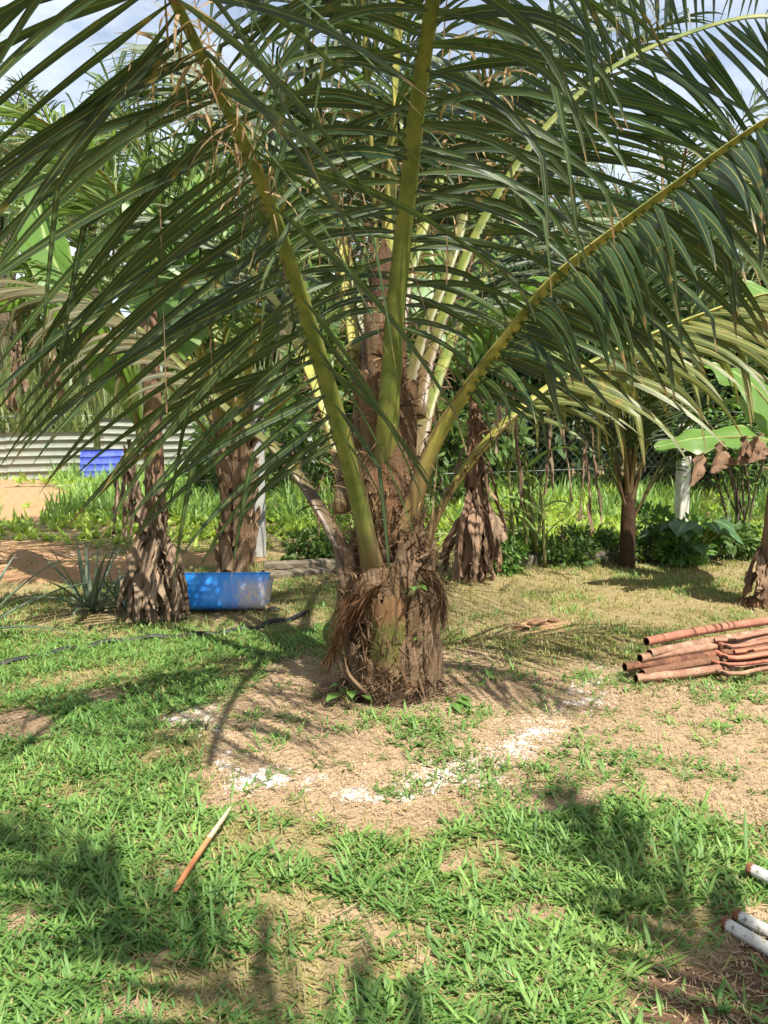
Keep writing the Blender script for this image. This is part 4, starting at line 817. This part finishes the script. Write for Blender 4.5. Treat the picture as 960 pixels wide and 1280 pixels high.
tl = R(-19); Rx = np.array([[1, 0, 0], [0, math.cos(tl), -math.sin(tl)], [0, math.sin(tl), math.cos(tl)]]); V, Vi = V @ Rx.T, Vi @ Rx.T; zl = V[..., 2].min(); V[..., 2] -= zl + .04; Vi[..., 2] -= zl + .04
rot = R(2); Rz = np.array([[math.cos(rot), -math.sin(rot), 0], [math.sin(rot), math.cos(rot), 0], [0, 0, 1]])
V, Vi = V @ Rz.T + dc, Vi @ Rz.T + dc
mb = MB().grid(V).grid(Vi[:, ::-1]); mb.build('shell', M['drum'], dr, origin=dc)
for col in (0, -1):
    rim = V[1:-1, col] * .5 + Vi[1:-1, col] * .5; MB().tube(rim, .007, 8).build('rim', M['drum'], dr, origin=dc)

# ------------------------------------------------------------------ hose, pipes, stick, clods
hp = np.array([G(*q) for q in [(-60, 845), (0, 834), (60, 822), (110, 812), (160, 804), (210, 800), (260, 796), (305, 789), (335, 782), (365, 776), (385, 770)]]); hp = crom(hp, 60)
hp[:, 2] = gz(hp[:, 0], hp[:, 1]) + .018 + .008 * np.sin(np.arange(60) * .9); tag(MB().tube(hp, .015, 10).build('hose', M['hose'], origin=hp[0]), 'black hose snaking through the grass in front of the trough', 'hose')
def pipe(name, pts, r, mat, label, cat='pipe', group=None, endmat='hole', m=16, collar=None, ri=.78):
    pth = crom(np.array(pts, float), m); root = thing(name, label, cat, pth[0], group); mb = MB()
    rr = r * (1 + rng.normal(0, .012, m)); T = unit(np.gradient(pth, axis=0))
    mb.tube(pth, rr, 14, caps=False); body = mb.build('tube', mat, root, origin=pth[0])
    for e, sg in ((0, 1), (-1, -1)):                                   # wall thickness and a dark bore
        c = pth[e]; d = T[e] * sg; q = np.stack([c, c + d * .01]); 
        S = unit(np.cross(d, [0, 0, 1.])); N_ = np.cross(S, d); a = np.linspace(0, 2 * math.pi, 15); cs = np.cos(a)[:, None] * S + np.sin(a)[:, None] * N_
        V = np.stack([c + cs * rr[e], c - d * .002 + cs * r * .9, c + cs * r * ri]); MB().grid(V).build('rim', mat, root, origin=c)
        V = np.stack([c + cs * r * ri, c + d * .12 + cs * r * ri, c + d * .121 + 0 * cs]); MB().grid(V).build('bore', M[endmat], root, origin=c)
    return root
def Q(px, py, Y): return P(px, py, Y)
PG = 'scaffold pipes in the rusty pile'
pl = [((808, 802), (880, 788), (960, 776), (1080, 760), .20, .025, 'rust', 'red rusty pipe lying topmost on the pipe pile'),
      ((812, 817), (860, 807), (902, 799), (1050, 776), .145, .025, 'paleiron', 'pale flaking pipe lying under the topmost red pipe'),
      ((800, 823), (860, 813), (930, 802), (1050, 784), .125, .025, 'paleiron', 'pale pipe end tucked behind the flaking pipe'),
      ((781, 834), (830, 828), (890, 819), (1050, 796), .085, .025, 'rust_b', 'brown rusted pipe sticking farthest out of the pile'),
      ((803, 842), (850, 833), (900, 825), (1050, 806), .065, .025, 'rust_b', 'brown rusted pipe second lowest in the pile'),
      ((795, 848), (850, 843), (900, 836), (1050, 818), .045, .025, 'paleiron', 'pale chipped pipe lying lowest on the grass')]
for q in pl: pipe('scaffold_pipe', [G(*x, q[4]) for x in q[:4]], q[5], M[q[6]], q[7], group=PG)
bt = [((893, 800), (908, 800), (925, 797), (960, 790), (1040, 778), .165, .013, 'rust', 'red bent tube just under the topmost pipe'),
      ((897, 803), (910, 808), (930, 807), (962, 801), (1040, 790), .145, .012, 'rust', 'red bent tube beneath the upper bent tube'),
      ((918, 815), (930, 814), (945, 812), (965, 809), (1040, 799), .125, .011, 'rust_o', 'short orange tube wedged in the middle of the bent tubes'),
      ((896, 815), (910, 822), (930, 822), (962, 817), (1040, 808), .10, .013, 'rust_o', 'orange bent tube in the lower half of the pile'),
      ((890, 826), (905, 830), (930, 830), (962, 826), (1040, 818), .075, .010, 'rust', 'thin red bent tube above the cream tube'),
      ((894, 836), (905, 841), (925, 842), (960, 835), (1040, 826), .05, .012, 'paleiron', 'cream bent tube lying lowest before the orange ones')]
for q in bt: pipe('bent_tube', [G(*x, q[5]) for x in q[:5]], q[6], M[q[7]], q[8], group='bent tubes in the rusty pile')
for a_, b_, r, lb, lift in [((905, 1166), (1010, 1232), .018, 'white pipe with brown rusted end lying over bare soil, nearer the soil', .03), ((920, 1158), (1020, 1214), .018, 'white pipe lying parallel above the rust-ended pipe', .035), ((936, 1104), (1040, 1160), .018, 'dirty white pipe end poking out of the shaded grass', .05)]:
    A, B = G(*a_), G(*b_); A[2] += lift; B[2] += lift; d = unit(B - A)
    rt = pipe('white_pipe', [A, A + d * .3 + [0, 0, .004], A + d * .6, B + d * .8], r, M['whitepipe'], lb, endmat='rustend')
    pa = np.stack([A - d * .004 + d * t for t in np.linspace(0, .022, 5)]); MB().tube(pa, r * np.array([1.01, 1.03, 1.05, 1.03, 1.004]), 12, caps=False).build('rusted_end', M['rustend'], rt, origin=A)
A, B = G(219, 1131), G(289, 1028); A[2] += .045; B[2] += .06; u = unit(B - A); sd = unit(np.cross(u, [0, 0, 1.])); s = np.linspace(0, 1, 16)
L = np.linalg.norm(B - A); hw = .0075 * np.interp(s, [0, .05, .6, .9, 1], [.6, 1, .9, .7, .25]) * rng.uniform(.85, 1.1, 16); pth = A + (B - A) * s[:, None] + np.array([0, 0, .004]) * np.sin(s * 4)[:, None]
ring = np.array([(-1, -1), (-1, 1), (1, 1), (1, -1), (-1, -1)]); V = pth[:, None] + ring[None, :, :1] * hw[:, None, None] * sd + ring[None, :, 1:] * np.array([0, 0, .004])
V = np.concatenate([np.repeat(pth[:1, None], 5, 1), V, np.repeat(pth[-1:, None], 5, 1)]); ss = np.concatenate([[0], s, [1]]) * L
uv = np.stack(np.broadcast_arrays(np.linspace(0, 1, 5)[None], (ss / L * .55)[:, None]), -1)
tag(MB().grid(V, .5, uv[None]).build('wooden_lath', M['lath'], origin=A, smooth=False), 'split wooden lath, orange brown with a pale tip, lying in the grass', 'stick')
def clod(px, py, r, label, mat='clod', name='clod', cat='dirt clod'):
    c = G(px, py); a = np.linspace(0, 2 * math.pi, 15); b = np.linspace(-.3, math.pi / 2, 8); A_, B_ = np.meshgrid(a, b)
    k = 1 + (fbm(np.cos(A_) * 2 + px, B_ * 3 + np.sin(A_) * 2 + py, 3) - .5) * 1.1; k[:, -1] = k[:, 0]
    V = c + np.stack([np.cos(A_) * np.cos(B_) * k * r * 1.5, np.sin(A_) * np.cos(B_) * k * r, np.sin(B_) * k * r * .55 + .01], -1)
    tag(MB().grid(V).build(name, M[mat], origin=c), label, cat)
for px, py, r, lb in [(672, 781, .045, 'larger red laterite clod on the dry lawn between palm and pipes'), (650, 786, .035, 'pale red clod nearest the stout palm of the laterite clods'), (692, 778, .03, 'small red clod on the pipe side of the larger laterite clod'), (945, 757, .10, 'orange dirt heap at the foot of the pale-leaved banana')]: clod(px, py, r, lb)
clod(341, 764, .03, 'small black lump beside the scuffed end of the trough', 'hose', 'black_lump', 'debris')
clod(70, 787, .04, 'brown dead leaf clump in front of the pineapple', 'deadleaf_red', 'leaf_clump', 'debris')

# ------------------------------------------------------------------ small plants
def rosette(name, label, cat, base, n, L, w, mat, el=(25, 75), droop=.9, fold=.5, nseg=9, group=None):
    base = np.array(base, float); root = thing(name, label, cat, base, group)
    for k in range(n):
        az = k * 2.4 + rng.uniform(-.3, .3); e = R(el[0] + (el[1] - el[0]) * (k / max(1, n - 1)) ** .9); d = np.array([math.cos(az) * math.cos(e), math.sin(az) * math.cos(e), math.sin(e)])
        p = base + [math.cos(az) * .02, math.sin(az) * .02, .02]
        V = ribbons([p], [d], [np.cross(d, [0, 0, 1.])], L * rng.uniform(.7, 1.1), w * rng.uniform(.85, 1.15), droop * rng.uniform(.5, 1.4) * (1.2 - k / n), nseg=nseg, across=4, fold=-fold, prof=leafprof(nseg, .1, .6, .7))
        MB().grids(V).build('leaf', M[mat], root, origin=p)
    return root
rosette('pineapple_plant', 'blue grey pineapple plant with upright blades between dirt strip and dead banana', 'pineapple plant', G(113, 768), 17, .62, .05, 'pine', (10, 82), .9)
rosette('pineapple_plant', 'pineapple plant with long arching blades at the end of the hose', 'pineapple plant', G(-32, 795), 15, .8, .05, 'pine', (12, 70), 1.1)
rosette('pineapple_plant', 'small pineapple plant hidden behind the upright one, on the dirt strip', 'pineapple plant', G(152, 762), 10, .42, .035, 'pine', (15, 75), 1.0)
def heart_leaf(p, d, size, mat, root, name='leaf', droop=.6):
    V = ribbons([p], [d], [np.cross(d, [0, 0, 1.])], size * 1.25, size, droop, nseg=8, across=6, fold=-.15, prof=np.array([.55, .88, 1, .97, .86, .68, .45, .2, .02]), noise=.012)
    MB().grids(V).build(name, M[mat], root, origin=p)
def heart_plant(name, label, cat, base, n, h, size, spread, mat, group=None):
    base = np.array(base, float); root = thing(name, label, cat, base, group)
    for k in range(n):
        az = rng.uniform(0, 6.28); tip = base + np.array([math.cos(az) * spread * rng.uniform(.3, 1), math.sin(az) * spread * rng.uniform(.3, 1), h * rng.uniform(.55, 1.05)])
        MB().tube(crom(np.array([base, (base + tip) / 2 + [0, 0, h * .15], tip]), 8), np.linspace(.012, .006, 8) * (size / .2), 6).build('stalk', M['stem'], root, origin=base)
        heart_leaf(tip, np.array([math.cos(az), math.sin(az) - .5, -.25]), size * rng.uniform(.7, 1.15), mat, root)
heart_plant('taro_plant', 'taro plant with large glossy dark leaves in front of the pale post', 'taro plant', G(872, 704), 9, .40, .25, .28, 'taro')
heart_plant('taro_plant', 'taro plant with paler drooping leaves beside the glossy taro', 'taro plant', G(846, 704), 7, .36, .22, .26, 'taro')
heart_plant('seedling', 'seedling with heart shaped leaves under the hanging fibre flap of the stout palm', 'seedling', G(438, 884), 7, .11, .055, .09, 'weed')
heart_plant('seedling', 'bright seedling sprouting at the foot of the stout palm, toward the pipes', 'seedling', G(568, 889), 6, .07, .055, .06, 'weed')
heart_plant('seedling', 'pale green sprig growing out of the stout palm husk', 'seedling', P(516, 752, 4.2), 5, .10, .045, .05, 'weed')
heart_plant('seedling', 'tiny sprout high on the husk beneath the green sprig', 'seedling', P(523, 805, 4.2), 4, .04, .02, .02, 'weed')
# cassava by the right fence
cb = G(930, 690); rt = thing('cassava_plant', 'cassava with thin bare stems and fingered leaves behind the taro', 'cassava plant', cb)
for k in range(9):
    e = cb + np.array([rng.uniform(-.55, .45), rng.uniform(-.3, .3), rng.uniform(.75, 1.25)]); st = MB().tube(crom(np.array([cb + rng.normal(0, .12, 3) * [1, 1, 0], (cb + e) / 2 + rng.normal(0, .03, 3), e]), 8), .011, 6).build('stem', M['bark'], rt, origin=cb)
    nn = 90; p = e + rng.normal(0, 1, (nn, 3)) * [.20, .2, .16]; d = rng.normal(0, 1, (nn, 3)) * [1, 1, .3]
    MB().grids(ribbons(p, d, np.cross(unit(d), [0, 0, 1.]), rng.uniform(.06, .12, nn), .035, 1., nseg=3, across=2, fold=.15, prof=np.array([.4, 1, .8, .05]))).build('foliage', M['weed'], rt, origin=e, kind='stuff')
# cane-like clump near the young palm
kb = G(662, 706); rt = thing('reed_clump', 'clump of reeds with strappy leaves between banana stump and young palm', 'reed clump', kb)
for k in range(9):
    b = kb + rng.normal(0, .09, 3) * [1, 1, 0]; h = rng.uniform(.5, 1.1); tp_ = b + [rng.normal(0, .1), rng.normal(0, .08), h]; pth = crom(np.array([b, (b + tp_) / 2, tp_]), 8)
    MB().tube(pth, np.linspace(.018, .01, 8), 6).build('stem', M['stem'], rt, origin=b)
    for j in range(5):
        q = pth[2 + j]; d = np.array([rng.normal(0, .5), rng.normal(0, .5), .9]); V = ribbons([q], [d], [rng.normal(0, 1, 3)], rng.uniform(.35, .6), .032, rng.uniform(.8, 2.6), nseg=7, across=2, fold=.3)
        MB().grids(V).build('leaf', M['cane' if rng.random() < .35 else 'fieldtall'], rt, origin=q)
# weedy bushes along the kerb
for lb, px, py, rad, n, mt, sz in [('low leafy weed bush around the foot of the young palm', 730, 702, (.7, .3, .18), 1500, 'bushA', .07), ('weed bush spilling over the kerb in front of the pale post', 825, 702, (.5, .32, .30), 2200, 'weed', .08), ('dark weed patch between reeds and young palm', 690, 704, (.5, .25, .16), 1000, 'bushA', .08),
                              ('small weed bush under the cassava', 915, 697, (.5, .3, .22), 1300, 'bushA', .08), ('weeds growing at the foot of the middle banana stump', 618, 716, (.3, .25, .22), 700, 'weed', .07), ('weeds around the foot of the shade-greyed post', 395, 705, (.35, .3, .22), 800, 'bushA', .08), ('low weeds by the reeds, next to the banana stump', 640, 705, (.3, .2, .18), 600, 'weed', .07)]:
    b = G(px, py); shrub('weed_bush', lb, 'weeds', b + [0, 0, rad[2] * .6], rad, n, sz, mt, trunk=.008, base=b)

# ------------------------------------------------------------------ grass and ground cover (uncountable)
def tufts(X, Y, nb, L, w, el, droop, nseg, across, fold, rnd0=None):
    n = len(X); k = np.repeat(np.arange(n), nb); m = len(k); z = gz(X, Y)
    p = np.stack([X[k], Y[k], z[k]], -1) + rng.normal(0, 1, (m, 3)) * [.016, .016, 0]
    az = rng.uniform(0, 2 * math.pi, m); e = np.radians(rng.uniform(el[0], el[1], m)); d = np.stack([np.cos(az) * np.cos(e), np.sin(az) * np.cos(e), np.sin(e)], -1)
    sz = rng.uniform(.7, 1.25, n)[k]
    V = ribbons(p, d, np.cross(d, [0, 0, 1.]), L * rng.uniform(.3, 1.45, m) * sz, w * rng.uniform(.45, 1.35, m), droop * rng.uniform(.3, 1.6, m), nseg=nseg, across=across, fold=fold, prof=np.array([.6, 1, .8, .05]) if nseg == 3 else np.array([.7, 1, .05]))
    rn = np.clip((fbm(X * 1.7 + 60, Y * 1.7 + 60, 3)[k] - .3) * 1.2 + rng.normal(0, .28, m), 0, 1)
    return V, rn
def scatter(x0, x1, y0, y1, per, dens):
    n = int((x1 - x0) * (y1 - y0) * per); X, Y = rng.uniform(x0, x1, n), rng.uniform(y0, y1, n)
    vis = np.abs(X) < (Y * .47 + .45); X, Y = X[vis], Y[vis]; m = masks(X, Y); k = rng.random(len(X)) < dens(m, X, Y); return X[k], Y[k]
def d_near(m, X, Y):
    d = (1 - m['bare']) * (1 - .85 * m['humus']) * (1 - .88 * sstep(4.35, 4.9, Y) * sstep(-.1, .5, X)); d = np.maximum(d * sstep(-.32, .10, m['q'] + .5 * m['qq']) , m['tuft'] * .26 * (1 - m['humus'])); d = np.maximum(d, .02)
    return d * (1 - m['far'])
X, Y = scatter(-3.2, 3.2, 1.7, 6.0, 1750, d_near); V, rn = tufts(X, Y, 7, .06, .0098, (2, 50), .9, 3, 2, .3)
mb = MB(); mb.grids(V, rn)
hv = fbm(X * 1.1 + 3, Y * 1.1 + 8, 3) > .56                             # taller clumps
V, rn = tufts(X[hv][::12], Y[hv][::12], 7, .10, .011, (8, 55), 1.2, 3, 2, .3); mb.grids(V, rn)
g = mb.build('grass', M['grass'], kind='stuff'); g['label'] = 'broad bladed green lawn grass in the foreground'; g['category'] = 'grass'
X, Y = scatter(-2.9, 2.9, 1.7, 5.6, 950, lambda m, X, Y: np.clip(1.1 - m['bare'] - m['humus'], .12, 1) * .9); V, rn = tufts(X, Y, 4, .045, .006, (2, 45), .8, 2, 1, 0); rn = rng.random(len(rn)) ** 1.6
g = MB().grids(V, rn).build('lawn_thatch', M['grassdry'], kind='stuff'); g['label'] = 'short yellow and dry blades under the green grass'; g['category'] = 'grass'
# small broad-leaved creepers among the blades
X, Y = scatter(-2.5, 2.5, 1.7, 4.6, 260, lambda m, X, Y: d_near(m, X, Y) * .8); V, rn = tufts(X, Y, 5, .035, .022, (10, 45), .5, 2, 2, .1)
g = MB().grids(V, rn).build('creeping_weeds', M['weed'], kind='stuff'); g['label'] = 'tiny round leaved weeds among the lawn grass'; g['category'] = 'weeds'
def d_far(m, X, Y):
    t = np.clip((m['q'] + .45) * 1.2, .08, 1); return np.maximum(m['far'], sstep(4.5, 5., Y) * (X > 0)) * t * (1 - .8 * m['bare']) * (1 - m['orange'] * .95) * (Y < 9.4)
X, Y = scatter(-5.0, 5.2, 4.5, 9.4, 1000, d_far); V, rn = tufts(X, Y, 4, .045, .006, (15, 70), .8, 2, 1, 0); rn = np.clip(rn + .15, 0, 1)
g = MB().grids(V, rn).build('dry_lawn', M['grassdry'], kind='stuff'); g['label'] = 'short yellowing mown grass around and behind the palm'; g['category'] = 'grass'
X, Y = scatter(-5.0, 5.2, 4.6, 9.4, 420, lambda m, X, Y: d_far(m, X, Y) * sstep(-.05, .25, m['q'] + .12 * (X < -.2))); V, rn = tufts(X, Y, 5, .055, .008, (10, 60), .9, 2, 1, 0)
g = MB().grids(V, rn).build('green_lawn_patches', M['grass'], kind='stuff'); g['label'] = 'green patches of short grass behind the palm'; g['category'] = 'grass'
# field beyond the fence
X, Y = scatter(-9, 9, 8.6, 17, 210, lambda m, X, Y: (1 - m['orange'] * .97) * sstep(8.6, 9.6, Y + m['q'] * 1.5) * np.clip(.35 + m['q'] * 2.2, .1, 1)); V, rn = tufts(X, Y, 6, .15, .05, (5, 70), .9, 2, 1, 0)
g = MB().grids(V, rn).build('field_weeds', M['field'], kind='stuff'); g['label'] = 'sunlit yellow green weeds in the field beyond the fence'; g['category'] = 'weeds'
X, Y = scatter(-6.5, 9, 10.5, 17, 120, lambda m, X, Y: (1 - m['orange']) * sstep(.0, .2, m['q'] - .06 + .10 * (np.abs(X + 2) < 2.8)) * .7); V, rn = tufts(X, Y, 8, .33, .026, (30, 80), .9, 3, 1, 0)
g = MB().grids(V, rn).build('tall_grass', M['fieldtall'], kind='stuff'); g['label'] = 'tall bluish green grass standing at the back of the field'; g['category'] = 'grass'
X, Y = rng.uniform(-14, -1.5, 620), rng.uniform(17.8, 21, 620); V, rn = tufts(X, Y, 9, 2.0, .06, (55, 88), 1.3, 3, 1, 0)
g = MB().grids(V, rn).build('cane_stand', M['cane'], kind='stuff'); g['label'] = 'pale stand of cane beyond the sheet fence'; g['category'] = 'cane'
X, Y = rng.uniform(-45, 45, 5200), rng.uniform(17, 60, 5200); V, rn = tufts(X, Y, 5, .7, .22, (10, 80), .9, 2, 1, 0)
g = MB().grids(V, rn).build('distant_undergrowth', M['bushA'], kind='stuff'); g['label'] = 'green undergrowth between the far palms'; g['category'] = 'undergrowth'
# straw clippings and white granules on the bare soil
n = 105000; X, Y = rng.uniform(-2.6, 3.0, n), rng.uniform(1.7, 6.4, n); m = masks(X, Y); k = rng.random(n) < np.clip(m['bare'] * .9 + m['humus'] * .6 + .22, 0, 1) * (1 - .5 * m['orange']); X, Y = X[k], Y[k]; n = len(X)
az = rng.uniform(0, 6.28, n); p = np.stack([X, Y, gz(X, Y) + rng.uniform(.006, .016, n)], -1); d = np.stack([np.cos(az), np.sin(az), rng.normal(.02, .16, n)], -1)
g = MB().grids(ribbons(p, d, np.cross(d, [0, 0, 1.]) + rng.normal(0, .2, (n, 3)), rng.uniform(.012, .06, n), rng.uniform(.001, .0032, n), .25, nseg=2, across=1, fold=0, prof=np.array([1, 1, .3]))).build('straw', M['straw'], kind='stuff'); g['label'] = 'dry straw clippings scattered on the bare soil'; g['category'] = 'straw'
n = 110000; X, Y = rng.uniform(-1.8, 2.0, n), rng.uniform(2.6, 5.4, n); m = masks(X, Y); k = rng.random(n) < m['powder'] ** 2 * .3 + .004 * (m['bare'] > .5); X, Y = X[k], Y[k]; n = len(X)
r = rng.uniform(.0007, .0026, n); z0 = gz(X, Y) + .008
tet = np.array([[[-1, -1, 0], [1, -1, 0], [1, 1, 0], [-1, 1, 0], [-1, -1, 0]], [[-.5, -.5, 1], [.5, -.5, 1], [.5, .5, 1], [-.5, .5, 1], [-.5, -.5, 1]], [[0, 0, 1]] * 5], float)
V = np.stack([X, Y, z0], -1)[:, None, None] + tet[None] * r[:, None, None, None]
g = MB().grids(V).build('white_granules', M['white'], kind='stuff'); g['label'] = 'white powder granules strewn in a ring round the palm'; g['category'] = 'powder'
n = 26000; X, Y = rng.uniform(-2.6, 3.0, n), rng.uniform(1.7, 6.2, n); m = masks(X, Y); k = rng.random(n) < np.clip(m['bare'] * .6 + m['humus'] * .8 + .03, 0, 1); X, Y = X[k], Y[k]; n = len(X)
r = rng.uniform(.0015, .0045, n) * np.where(rng.random(n) < .06, 2.2, 1); V = np.stack([X, Y, gz(X, Y) + .004], -1)[:, None, None] + (tet[None] * rng.uniform(.6, 1.4, (n, 1, 1, 3))) * r[:, None, None, None]
g = MB().grids(V).build('soil_crumbs', M['crumb'], kind='stuff'); g['label'] = 'small crumbs of soil and grit on the bare ground'; g['category'] = 'soil'
print('TRIS', sum(len(o.data.polygons) * 2 for o in bpy.data.objects if o.type == 'MESH'), 'OBJ', len(bpy.data.objects))
